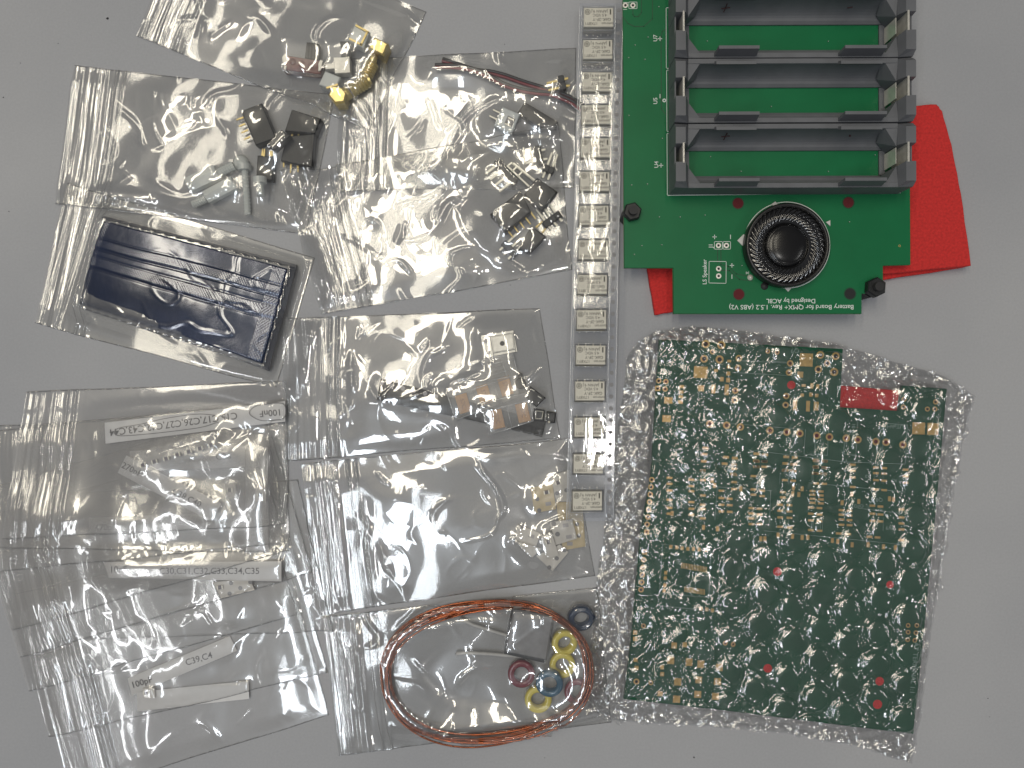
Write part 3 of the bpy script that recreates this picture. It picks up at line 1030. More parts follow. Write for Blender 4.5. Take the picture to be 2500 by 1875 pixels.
def clear_tape(label, quad, caps, holes, ink='57C', chip='tan_cap', size=(4.2, 6.6), name='tape_piece', bars=()):
    c = (sum(p[0] for p in quad) / 4, sum(p[1] for p in quad) / 4)
    zb = upx(*c) + 0.15
    H = 1.6
    loc = P(c[0], c[1], zb + H); loc.z = zb
    t = thing(name, label, 'component tape', loc, 'clear tape pieces with larger parts')
    q = [P(a, b, zb + H) for a, b in quad]
    an = math.atan2((q[1] - q[0]).y, (q[1] - q[0]).x)
    part(t, 'top_sheet', MB().pprism(quad, zb + H, zb + H + 0.12), 'tape_crisp')
    m = MB()
    for k in range(4):
        a, b = q[k], q[(k + 1) % 4]
        m.tube([Vector((a.x, a.y, zb + H)), Vector((b.x, b.y, zb + H))], 0.18, 6)
    # inner rail between hole band and pockets
    a, b = q[0].lerp(q[3], 0.27), q[1].lerp(q[2], 0.27)
    m.tube([Vector((a.x, a.y, zb + H + .1)), Vector((b.x, b.y, zb + H + .1))], 0.14, 6)
    for f in bars:
        a, b = q[0].lerp(q[1], f), q[3].lerp(q[2], f)
        a = a.lerp(b, 0.27)
        m.tube([Vector((a.x, a.y, zb + H + .1)), Vector((b.x, b.y, zb + H + .1))], 0.12, 6)
    part(t, 'rim', m, 'tape_rim', smooth=True)
    for hx, hy in holes:
        p = P(hx, hy, zb + H)
        part(t, 'sprocket_hole', MB().disc(p, 0.75, zb + H + 0.16), 'chip_grey')
    R = Matrix.Rotation(an, 2)
    for cx, cyy in caps:
        p = P(cx, cyy, zb + 1.2)
        cc = thing('component', '', '', (p.x, p.y, zb + 0.1))
        for kk in ('label', 'category'):
            del cc[kk]
        cc.parent = t
        cc.location = (Vector((p.x, p.y, zb + 0.1)) * MM) - Vector(t.location)
        pts = [Vector((p.x, p.y)) + R @ Vector(v) for v in ((-size[0] / 2, -size[1] / 2), (size[0] / 2, -size[1] / 2), (size[0] / 2, size[1] / 2), (-size[0] / 2, size[1] / 2))]
        part(cc, 'body', MB().prism([tuple(v) for v in pts], zb + 0.1, zb + 1.25, bev=0.15), chip)
        if ink:
            text_obj(cc, 'lettering', ink, 2.0, (p.x, p.y, zb + 1.28), an + math.pi / 2 + math.pi, 'tan_ink')
    stamp(poly_px(quad, zb + H), zb + H + 0.3)
    return t


clear_tape('clear vertical tape piece with two small grey chips above the tan capacitors', cPp((1285, 470), (1655, 385), (1715, 640), (1395, 700)), cPp((1440, 515), (1482, 630)), [], ink=None, chip='chip_grey', size=(5.0, 2.4), bars=(0.62, 0.85))
clear_tape('clear tape piece with three tan capacitors in a row, over the black tape', cPp((880, 795), (1625, 575), (1735, 880), (1000, 1155)), cPp((1085, 965), (1325, 862), (1572, 765)), cPp((958, 815), (1082, 770), (1208, 728), (1340, 690)), bars=(0.36, 0.70))
clear_tape('clear tape piece with two tan capacitors, lowest of the clear pieces', cPp((1288, 965), (1838, 838), (1892, 1165), (1398, 1320)), cPp((1478, 1145), (1772, 1070)), cPp((1380, 985), (1505, 945)), bars=(0.5,))


def silver_tape():
    quad = cPp((1290, 188), (1662, 125), (1708, 368), (1330, 440))
    zb = upx(1215, 835) + 0.15
    c = P(1218, 836, zb)
    t = thing('tape_piece', 'silvery tape piece with a square pocket around a black hole, highest in its bag', 'component tape', (c.x, c.y, zb), 'clear tape pieces with larger parts')
    part(t, 'strip', MB().pprism(quad, zb, zb + 0.8), 'nickel')
    part(t, 'pocket', MB().pprism(cPp((1412, 205), (1655, 165), (1672, 335), (1440, 378)), zb + 0.8, zb + 1.3, bev=0.15), 'nickel')
    m = MB()
    for a, b in (((1403, 196), (1660, 155)), ((1436, 388), (1680, 345)), ((1392, 178), (1438, 420)), ((1662, 150), (1690, 372))):
        q, r = [P(*cPp(v)[0], zb + .9) for v in (a, b)]
        m.tube([Vector((q.x, q.y, zb + 0.85)), Vector((r.x, r.y, zb + 0.85))], 0.12, 5)
    part(t, 'pocket_edge', m, 'chip_grey')
    for (x, y, r) in ((1350, 247, 0.85), (1370, 375, 0.75)):
        p = P(*cPp((x, y))[0], zb + .8)
        part(t, 'sprocket_hole', MB().disc(p, r, zb + 0.84), 'pocket')
    p = P(*cPp((1535, 275))[0], zb + 1.3)
    part(t, 'centre_hole', MB().disc(p, 0.85, zb + 1.34), 'dark_hole')
    stamp(poly_px(quad, zb + 1), zb + 1.6)
silver_tape()
# transistor with a tab
zb = upx(1272, 935) + 0.1
p = P(*cPp((1745, 735))[0], zb + 2)
t = thing('tab_transistor', 'small round black part with a tab sticking up, right of the tan capacitors', 'transistor', (p.x, p.y, zb))
part(t, 'body', MB().lathe([(0, 0), (1.9, 0), (1.9, 2.2), (1.6, 2.5), (0, 2.5)], (p.x, p.y, zb), 20), 'black_plastic', smooth=False)
part(t, 'tab', MB().pprism(cPp((1712, 602), (1765, 618), (1762, 680), (1718, 690)), zb + .2, zb + 1.6, bev=.1), 'black_plastic')
stamp([(p.x - 2, p.y - 2), (p.x + 2, p.y - 2), (p.x + 2, p.y + 3), (p.x - 2, p.y + 3)], zb + 2.6)
tt, zz = block('power_inductor', 'glossy black square part at the right end of the bag, tilted', 'inductor', cPp((1855, 765), (2035, 900), (1928, 1008), (1812, 900)), 3.2, 'speaker_rim', bev=0.3)
for a, b in (((1868, 800), (1905, 822)), ((1945, 880), (1985, 905))):
    p, q = [P(*v, zz + 3.2) for v in cPp(a, b)]
    part(tt, 'metal_edge', MB().tube([p + Vector((0, 0, .05)), q + Vector((0, 0, .05))], 0.18, 5), 'tin')
tt, zz = block('black_chip', 'black chip with a pale square mark below the tilted glossy part', 'chip', cPp((1905, 1020), (2025, 1040), (2010, 1170), (1880, 1160)), 1.8, 'black_plastic')
m = MB()
for a, b in (((1925, 1050), (2005, 1058)), ((2005, 1058), (1990, 1140)), ((1990, 1140), (1918, 1140)), ((1918, 1140), (1925, 1050))):
    p, q = [P(*v, zz + 1.8) for v in cPp(a, b)]
    m.tube([p + Vector((0, 0, .03)), q + Vector((0, 0, .03))], 0.1, 5)
part(tt, 'contact', m, 'tin')
tt, zz = block('black_chip', 'small matt black chip with a metal leg, furthest right in its bag', 'chip', cPp((2048, 1055), (2155, 1068), (2140, 1190), (2035, 1180)), 1.8, 'black_plastic')
p = P(*cPp((2072, 1178))[0], zz + 1.8)
part(tt, 'leg', MB().lathe([(0, 0), (0.45, 0), (0.4, 0.3), (0, 0.45)], (p.x, p.y, zz + 1.78), 12), 'tin', smooth=True)
bag('clear zip bag holding tan capacitors, black tape and clear tape pieces', [(702, 778), (1318, 752), (1368, 1071), (692, 1126)], 127, amp=1.0, puff=1.5, crease=0.8)

# ================================================================== bag with cut paper tape
open_bag()
chip_tape('tan tape strip with grey holes, standing out right of the pale pieces', cN((950, 570), (1290, 560), (1335, 1145), (1040, 1198)), cN((1225, 855), (1250, 1005)), cN((1130, 1110)), [], 'card_tape')
chip_tape('pale tape piece partly under the relay tape, its dark chip at upper left', cN((880, 225), (1120, 145), (1120, 560), (955, 560)), cN((962, 452), (1085, 412)), [], cN((975, 310)))
chip_tape('cream tape piece with a dark chip and a grey hole, left of the relay tape', cN((622, 380), (905, 332), (950, 658), (665, 710)), cN((705, 527), (730, 675)), cN((850, 588)), cN((825, 437)), 'card_tape')
chip_tape('blurred pale tape piece at the far left of the paper pile', cN((445, 860), (748, 975), (668, 1212), (415, 1080)), cN((520, 890)), cN((630, 1010)))
chip_tape('pale tape end at the bottom left of the pile', cN((420, 1070), (760, 1175), (640, 1290), (520, 1195)), (), ())
chip_tape('pale tape piece with notched edge, lowest in the paper pile', cN((690, 1272), (1000, 1120), (1112, 1222), (905, 1468)), cN((960, 1302), (862, 1420), (1060, 1195)), ())
chip_tape('pale tape piece with one dark chip in the middle of the pile', cN((742, 1010), (893, 965), (985, 1262), (820, 1302)), (), (), cN((850, 1085)), psize=(2, 1.3))
chip_tape('large pale tape piece with two grey pockets, topmost of the pile', cN((870, 832), (1162, 790), (1225, 1042), (945, 1130)), cN((920, 850), (970, 985)), cN((1075, 870), (1120, 1020)), holer=0.85)
bag('clear zip bag holding a pile of pale cut tape pieces', [(735, 1132), (1392, 1070), (1454, 1406), (778, 1502)], 131, amp=1.15, puff=1.8, crease=0.6, scale=1.3)

# ================================================================== bag with the copper coil and toroids
open_bag()
def toroid(label, px, r, mat, tilt=(0, 0), rest=None):
    zb = upx(*px) + 0.1 if rest is None else rest
    rO, rI, H = r, r * 0.52, 3.2
    p = P(px[0], px[1], zb + 2.5)
    t = thing('toroid', label, 'toroid core', (p.x, p.y, zb), 'toroid cores beside the copper coil')
    prof = []
    bv = 0.7
    prof = [(rI, bv), (rI, H - bv), (rI + bv * .3, H - bv * .3), (rI + bv, H), (rO - bv, H), (rO - bv * .3, H - bv * .3), (rO, H - bv), (rO, bv), (rO - bv, 0), (rI + bv, 0), (rI, bv)]
    o = part(t, 'core', MB().lathe(prof, (0, 0, 0), 40), mat, local=True, smooth=True)
    o.rotation_euler = (tilt[0], tilt[1], 0)
    n = 14
    stamp([(p.x + rO * math.cos(6.283 * i / n), p.y + rO * math.sin(6.283 * i / n)) for i in range(n)], zb + H + abs(tilt[0] + tilt[1]) * 4)
    return t
toroid('navy blue toroid outside the coil, at the upper right corner of the bag', cH((1985, 640))[0], 4.7, 'toroid_navy', (0.25, 0.1))
toroid('yellow toroid directly right of the silvery black block', cH((1868, 812))[0], 4.6, 'toroid_yellow', (0.1, 0.2))
toroid('yellow toroid mostly hidden beneath the bright blue one', cH((1862, 965))[0], 4.5, 'toroid_yellow')
toroid('dark red toroid lying clear inside the coil', cH((1585, 1025))[0], 4.75, 'toroid_red')
toroid('dark red toroid crossed by the strands of the coil', cH((1962, 1145))[0], 4.5, 'toroid_red')
toroid('lowest yellow toroid, overlapped by the bright blue one', cH((1698, 1197))[0], 4.7, 'toroid_yellow')
toroid('bright blue toroid resting on two yellow ones', cH((1778, 1085))[0], 4.75, 'toroid_blue', (0.12, -0.1), rest=2.7)
tt, zz = block('core_block', 'dark block with a silvery top and two grey leads inside the coil', 'ferrite block', cH((1530, 590), (1800, 640), (1755, 935), (1475, 878)), 6.0, 'chip_grey', bev=0.5)
part(tt, 'dark_side', MB().pprism(cH((1522, 582), (1544, 588), (1496, 868), (1740, 925), (1738, 950), (1468, 888)), zz + 0.1, zz + 5.6), 'black_plastic')
def lead(pts, r=0.62):
    q = [P(*v, zz + 2.5) for v in cH(*pts)]
    part(tt, 'lead', MB().tube([Vector((a.x, a.y, zz + 1.5)) for a in q], r, 10), 'lead_grey', smooth=True)
    part(tt, 'lead_end', MB().tube([Vector((q[0].x, q[0].y, zz + 1.5)) + (q[0] - q[1]).normalized() * 0.15, Vector((q[0].x, q[0].y, zz + 1.5))], r * 0.6, 8), 'black_plastic')
lead(((1168, 658), (1260, 700), (1370, 735), (1500, 775), (1560, 790)))
lead(((1142, 895), (1200, 888), (1330, 893), (1480, 905), (1620, 915)), 0.66)


def coil():
    cpt = P(*cH((1350, 1000))[0], 2)
    t = thing('copper_coil', 'oval coil of reddish copper enamelled wire with loose end', 'wire coil', (cpt.x, cpt.y, 0.5))
    rng = random.Random(4)
    W = 1 / 1.0
    for s in range(11):
        pts = []
        n = 150
        off = (s - 5) * 0.48
        p1, p2, p3 = rng.uniform(0, 6), rng.uniform(0, 6), rng.uniform(0, 6)
        a1 = 0.75 + rng.uniform(-.3, .4)
        for i in range(n):
            a = 6.2831853 * i / n
            ax = 35.0 + off * 0.55 + a1 * math.sin(a + p1) * 0.9
            ay = 23.3 + off * 0.50 + 0.7 * math.sin(a * 2 + p2) + 0.8 * math.sin(a + p3)
            e = 0.92
            x = ax * math.copysign(abs(math.cos(a)) ** e, math.cos(a))
            y = ay * math.copysign(abs(math.sin(a)) ** e, math.sin(a))
            z = 2.3 + 1.5 * math.sin(a * 1 + s * 2.1) + 0.5 * math.sin(3 * a + s)
            if x > 18 and y > -20:
                z += 2.2 * min(1, (x - 18) / 8)
            rr_ = math.radians(6)
            pts.append((cpt.x + x * math.cos(rr_) - y * math.sin(rr_), cpt.y + x * math.sin(rr_) + y * math.cos(rr_), max(z, 0.7) + 0.3))
        part(t, 'strand', MB().tube(pts, 0.30, 7, closed=True), 'copper', smooth=True)
    a = cH((1070, 655), (1160, 615), (1250, 580), (1400, 572), (1530, 577))
    part(t, 'loose_end', MB().tube([P(x, y, 4.6 + 0.3 * i) for i, (x, y) in enumerate(a)], 0.30, 7), 'copper', smooth=True)
    for i in range(60):
        an = 6.283 * i / 60
        x, y = cpt.x + 35 * math.cos(an), cpt.y + 23.5 * math.sin(an)
        stamp([(x - 1.7, y - 1.7), (x + 1.7, y - 1.7), (x + 1.7, y + 1.7), (x - 1.7, y + 1.7)], 5.2 if x < cpt.x + 18 else 7.2)
coil()
bag('clear zip bag holding an oval copper wire coil and coloured toroids', [(785, 1508), (1460, 1437), (1494, 1771), (824, 1850)], 137, amp=0.8, puff=0.8, crease=0.6, scale=1.15)

# ================================================================== top bag: coax plugs and switches
open_bag()
def slide_switch():
    zb = upx(*cB((385, 440))[0]) + 0.3
    c = P(*cB((385, 440))[0], zb + 3)
    t = thing('slide_switch', 'brown bodied slide switch with a ribbed black lever', 'switch', (c.x, c.y, zb))
    part(t, 'body', MB().pprism(cB((268, 372), (520, 412), (505, 500), (252, 470)), zb, zb + 4.0, bev=0.2), 'phenolic')
    for pts in (((245, 385), (262, 362), (280, 370), (276, 405), (262, 432), (248, 415)), ((255, 465), (262, 440), (274, 445), (270, 475)), ((490, 430), (502, 402), (520, 410), (505, 475), (490, 480))):
        part(t, 'metal_tab', MB().pprism(cB(*pts), zb + 1.5, zb + 4.4, bev=0.05), 'nickel')
    for x, y in ((318, 418), (378, 432), (440, 445)):
        p = P(*cB((x, y))[0], zb + 4)
        part(t, 'solder_blob', MB().lathe([(1.2, 0), (0.9, 0.35), (0, 0.45)], (p.x, p.y, zb + 4.0), 14), 'phenolic', smooth=True)
    lv = [(412, 282), (421, 289), (430, 283), (439, 291), (448, 285), (457, 293), (466, 287), (475, 295), (484, 289), (494, 296), (488, 405), (398, 388)]
    part(t, 'lever', MB().pprism(cB(*lv), zb + 0.6, zb + 3.4, bev=0.1), 'black_plastic')
    for k in range(4):
        x = 418 + k * 20
        part(t, 'lever_rib', MB().pprism(cB((x, 300), (x + 9, 301), (x + 3, 395), (x - 6, 393)), zb + 3.35, zb + 3.8), 'black_rubber')
    stamp(poly_px(cB((245, 275), (520, 290), (505, 500), (245, 480)), zb + 4), zb + 4.6)


def push_switch():
    zb = upx(*cB((650, 440))[0]) + 0.3
    c = P(*cB((650, 440))[0], zb + 3)
    t = thing('push_switch', 'small silver push switch with a black cap, right of the slide switch', 'switch', (c.x, c.y, zb))
    part(t, 'housing', MB().pprism(cB((592, 388), (700, 382), (706, 490), (600, 496)), zb, zb + 3.6, bev=0.15), 'nickel')
    part(t, 'plunger', MB().pprism(cB((535, 430), (600, 425), (602, 462), (538, 467)), zb + 0.8, zb + 2.8, bev=0.1), 'nickel')
    part(t, 'cap', MB().pprism(cB((636, 277), (694, 275), (703, 378), (643, 382)), zb, zb + 4.2, bev=0.3), 'black_plastic')
    for x in (676, 690):
        part(t, 'leg', MB().pprism(cB((x, 375), (x + 8, 375), (x + 8, 392), (x, 392)), zb + 3.0, zb + 3.9), 'tin')
    stamp(poly_px(cB((535, 275), (705, 275), (706, 496), (535, 496)), zb + 4), zb + 4.3)


def coax(label, sq, pins, elbow, barrel, thr, brass, tip=None):
    zb = upx(*cB(elbow[0])[0]) + 0.3
    c = P(*cB(elbow[0])[0], zb + 4)
    t = thing('coax_plug', label, 'coax connector', (c.x, c.y, zb), 'brass coax connectors')
    part(t, 'insulator', MB().pprism(cB(*sq), zb + 0.5, zb + 5.0, bev=0.3), 'nylon' if tip is None else 'nylon')
    for a, b in pins:
        p, q = [P(*v, zb + 5.2) for v in cB(a, b)]
        part(t, 'pin', MB().tube([p, q], 0.45, 4), 'gold_pin')
    part(t, 'elbow', MB().pprism(cB(*elbow), zb, zb + 6.6, bev=0.5), brass)
    q = [P(*v, zb + 3.4) for v in cB(*barrel)]
    p0, p1 = q[0], q[1]
    p0.z = p1.z = zb + 3.3
    part(t, 'sleeve', MB().tube([p0, p0.lerp(p1, 0.5), p1], [1.3, 1.4, 1.6] if tip is None else [2.2, 2.3, 2.3], 20), brass, smooth=True)
    q = [P(*v, zb + 3.4) for v in cB(*thr)]
    p0, p1 = q[0], q[1]; p0.z = p1.z = zb + 3.3
    n = 12
    part(t, 'threaded_barrel', MB().tube([p0.lerp(p1, i / n) for i in range(n + 1)], [2.45 if i % 2 else 2.1 for i in range(n + 1)], 24), brass)
    m = MB().tube([p1, p1 + (p1 - p0).normalized() * 0.8], 1.6, 20)
    part(t, 'collar', m, brass)
    stamp(poly_px(cB(*elbow), zb + 6), zb + 7.0)
    stamp(poly_px(cB(*sq), zb + 5), zb + 5.6)
    m = [P(*v, 3) for v in cB(*thr)]
    stamp([(m[0].x - 3, m[0].y), (m[0].x + 3, m[0].y), (m[1].x + 3, m[1].y), (m[1].x - 3, m[1].y)], zb + 6.6)


slide_switch()
push_switch()
coax('gold right angle coax plug with a sand textured elbow, upper of the two', ((738, 158), (835, 212), (795, 325), (688, 268)), (((742, 172), (828, 218)), ((822, 215), (775, 308)), ((700, 262), (785, 305))),
     ((868, 248), (962, 292), (928, 375), (825, 322)), ((868, 368), (850, 430)), ((856, 425), (812, 515)), 'gold')
p_ = P(*cB((838, 270))[0], 6)
coax('gold right angle coax plug with a six sided elbow, lower of the two', ((535, 478), (640, 520), (600, 610), (490, 570)), (((545, 595), (600, 580)), ((600, 580), (622, 570))),
     ((585, 575), (650, 590), (680, 630), (665, 690), (600, 695), (555, 640)), ((655, 650), (700, 618)), ((712, 612), (826, 545)), 'gold', tip=1)
zb = upx(*cB((635, 705))[0])
bag('clear zip bag holding gold coax plugs and two small switches', [(458, -215), (1040, 25), (900, 316), (330, 86)], 139, amp=0.95, puff=1.6, crease=0.7)

# ================================================================== fan of thin bags with paper slips, lower left
def slip(label, quad, texts=(), rings=(), ink='ink', lift=0.0):
    c = (sum(p[0] for p in quad) / 4, sum(p[1] for p in quad) / 4)
    zs = HM[in_poly(poly_px(quad, 3))]
    zb = float(zs.max()) + 0.1 + lift
    quad_ = quad
    loc = P(c[0], c[1], zb); 
    t = thing('paper_slip', label, 'paper slip', loc, 'paper slips in the fanned bags')
    a, b, cc, d = [P(x, y, zb) for x, y in quad_]
    n = 24
    m = MB()
    vs = []
    for i in range(n + 1):
        u = i / n
        zc = 0.12 * math.sin(u * 7 + c[0])
        for e, f in ((a, b), (d, cc)):
            p = e.lerp(f, u)
            vs.append((p.x, p.y, zb + 0.1 + zc))
    nn = len(vs)
    vs += [(x, y, z - 0.08) for x, y, z in vs]
    fs = [(2 * i, 2 * i + 1, 2 * i + 3, 2 * i + 2) for i in range(n)] + [(nn + 2 * i, nn + 2 * i + 2, nn + 2 * i + 3, nn + 2 * i + 1) for i in range(n)]
    fs += [(2 * i, 2 * i + 2, nn + 2 * i + 2, nn + 2 * i) for i in range(n)] + [(2 * i + 1, nn + 2 * i + 1, nn + 2 * i + 3, 2 * i + 3) for i in range(n)]
    m.add(vs, fs)
    part(t, 'sheet', m, 'paper')
    for s, size, px, rot in texts:
        p = P(px[0], px[1], zb)
        text_obj(t, 'lettering', s, size, (p.x, p.y, zb + 0.26), rot, ink, bold=0.02)
    for pts in rings:
        q = [P(x, y, zb) for x, y in pts]
        # smooth closed pencil loop
        out = []
        N = len(q)
        for i in range(N):
            p0, p1, p2, p3 = q[i - 1], q[i], q[(i + 1) % N], q[(i + 2) % N]
            for k in range(6):
                u = k / 6
                v = 0.5 * ((2 * p1) + (-p0 + p2) * u + (2 * p0 - 5 * p1 + 4 * p2 - p3) * u * u + (-p0 + 3 * p1 - 3 * p2 + p3) * u ** 3)
                out.append((v.x, v.y, zb + 0.28))
        part(t, 'pencil_loop', MB().tube(out, 0.16, 4, closed=True), 'pencil')
    stamp(poly_px(quad, zb), zb + 0.35)
    return t


SB = dict(mat='stack_film', back='stack_back', amp=0.40, puff=0.15, crease=0.2, fold_h=0.30, ribk=0.75, an=(0.6, 2.2), nu=(100, 150), nv=120, group='thin zip bags fanned out at the lower left')
R180 = math.pi
open_bag()
bag('lowest bag of the fan, empty, its mouth at the bottom edge of the photo', [(88, 1602), (712, 1406), (800, 1746), (172, 1950)], 201, **SB)
open_bag()
slip('blank white paper slip, lowest slip of the fan', cM((870, 622), (1580, 552), (1585, 665), (875, 745)))
slip('tilted white slip reading 100pF in dark print', cM((812, 535), (1460, 268), (1506, 362), (838, 645)),
     [('100pF', 3.1, cM((902, 562))[0], math.radians(17)), ('C39,C4', 3.1, cM((1265, 412))[0], math.radians(17))])
chip_tape('tiny pale tape piece with one chip just below the 100pF print', cM((905, 600), (980, 600), (985, 660), (910, 662)), (), (), cM((932, 624)))
bag('second lowest bag of the fan, holding the 100pF slip', [(36, 1450), (704, 1302), (800, 1643), (116, 1802)], 202, **SB)
open_bag()
bag('fanned bag with a level lower edge above the 100pF slip', [(30, 1213), (727, 1172), (815, 1542), (108, 1562)], 203, **SB)
open_bag()
bag('fanned bag just above the level edged one', [(-32, 1357), (628, 1166), (726, 1500), (66, 1690)], 204, **SB)
open_bag()
chip_tape('faint tape piece with grey holes near the middle of the fan', cD((1150, 1155), (1345, 1130), (1375, 1195), (1195, 1240)), cD((1240, 1215), (1298, 1185), (1352, 1153), (1248, 1158)), (), cD((1190, 1180)))
slip('pale slip reading 10nF and C30 to C35 in grey print', cD((562, 1045), (1520, 1040), (1520, 1148), (590, 1128)),
     [('10nF', 3.1, cD((640, 1085))[0], 0.0), ('C30,C31,C32,C33,C34,C35', 3.05, cD((1132, 1093))[0], 0.0)], ink='ink')
bag('fanned bag holding the 10nF slip, its corner the furthest right', [(-52, 1265), (661, 1066), (760, 1400), (48, 1606)], 205, **SB)
open_bag()
slip('faint slip reading 470pF near the lower edge of the topmost bag', cD((480, 805), (1450, 768), (1452, 872), (482, 880)),
     [('470pF', 3.0, cD((572, 858))[0], 0.02)], ink='ink_grey')
slip('faint upright slip near the right edge of the topmost bag', cD((1325, 430), (1445, 425), (1450, 985), (1328, 992)),
     [('100nF', 3.0, cD((1385, 490))[0], -math.pi / 2)], ink='ink_grey')
bag('fanned bag holding the 470pF slip and the upright slip', [(-75, 1204), (602, 1008), (700, 1344), (23, 1541)], 206, **SB)
open_bag()
slip('grey looking slip reading C36', cD((700, 445), (1322, 415), (1322, 530), (705, 555)), [('C36', 3.1, cD((1208, 476))[0], 0.03)])
bag('third bag from the top of the fan', [(-15, 1052), (640, 985), (700, 1322), (4, 1394)], 207, **SB)
open_bag()
chip_tape('faint tape bit with one chip below the C36 slip', cD((1215, 620), (1270, 618), (1275, 700), (1220, 700)), (), (), cD((1243, 655)))
chip_tape('faint tape bit with one chip on the upright slip', cD((1380, 640), (1435, 640), (1435, 720), (1380, 720)), (), (), cD((1408, 680)))
slip('tilted slip reading 270nF and C38,C40', cD((682, 468), (1195, 728), (1145, 826), (635, 562)),
     [('270nF', 3.0, cD((712, 545))[0], math.radians(-27)), ('C38,C40', 3.0, cD((1010, 698))[0], math.radians(-27))])
bag('second bag from the top of the fan, cut by the left edge of the photo', [(-26, 1040), (690, 1000), (702, 1347), (-30, 1336)], 208, **SB)
open_bag()
slip('white slip with a pencilled loop around 100nF, printed upside down', cD((565, 292), (1540, 176), (1540, 285), (570, 405)),
     [('C15,C17,C26,C27,C42,C43,C44', 3.35, cD((938, 298))[0], R180 + 0.135), ('100nF', 3.1, cD((1462, 238))[0], R180 + 0.09)],
     [cD((622, 350), (640, 322), (760, 300), (900, 268), (1060, 246), (1150, 250), (1222, 262), (1215, 282), (1170, 292), (1080, 318), (900, 342), (740, 358), (650, 362)),
      cD((1348, 238), (1372, 208), (1430, 192), (1532, 190), (1538, 262), (1480, 278), (1415, 280), (1370, 262))])
chip_tape('clear tape strip with seven small chips in a slanting row', cD((738, 452), (1165, 335), (1190, 440), (755, 572)), cD((795, 462), (857, 440), (918, 423), (980, 405), (1040, 388), (1100, 370)), (),
          cD((775, 520), (837, 502), (900, 485), (960, 465), (1022, 447), (1082, 430), (1143, 413)), mat='tape_crisp', chipmat='chip_dark', holer=0.75)
bag('topmost bag of the fan, holding a strip of seven chips', [(50, 957), (697, 930), (697, 1281), (9, 1318)], 209, **SB)

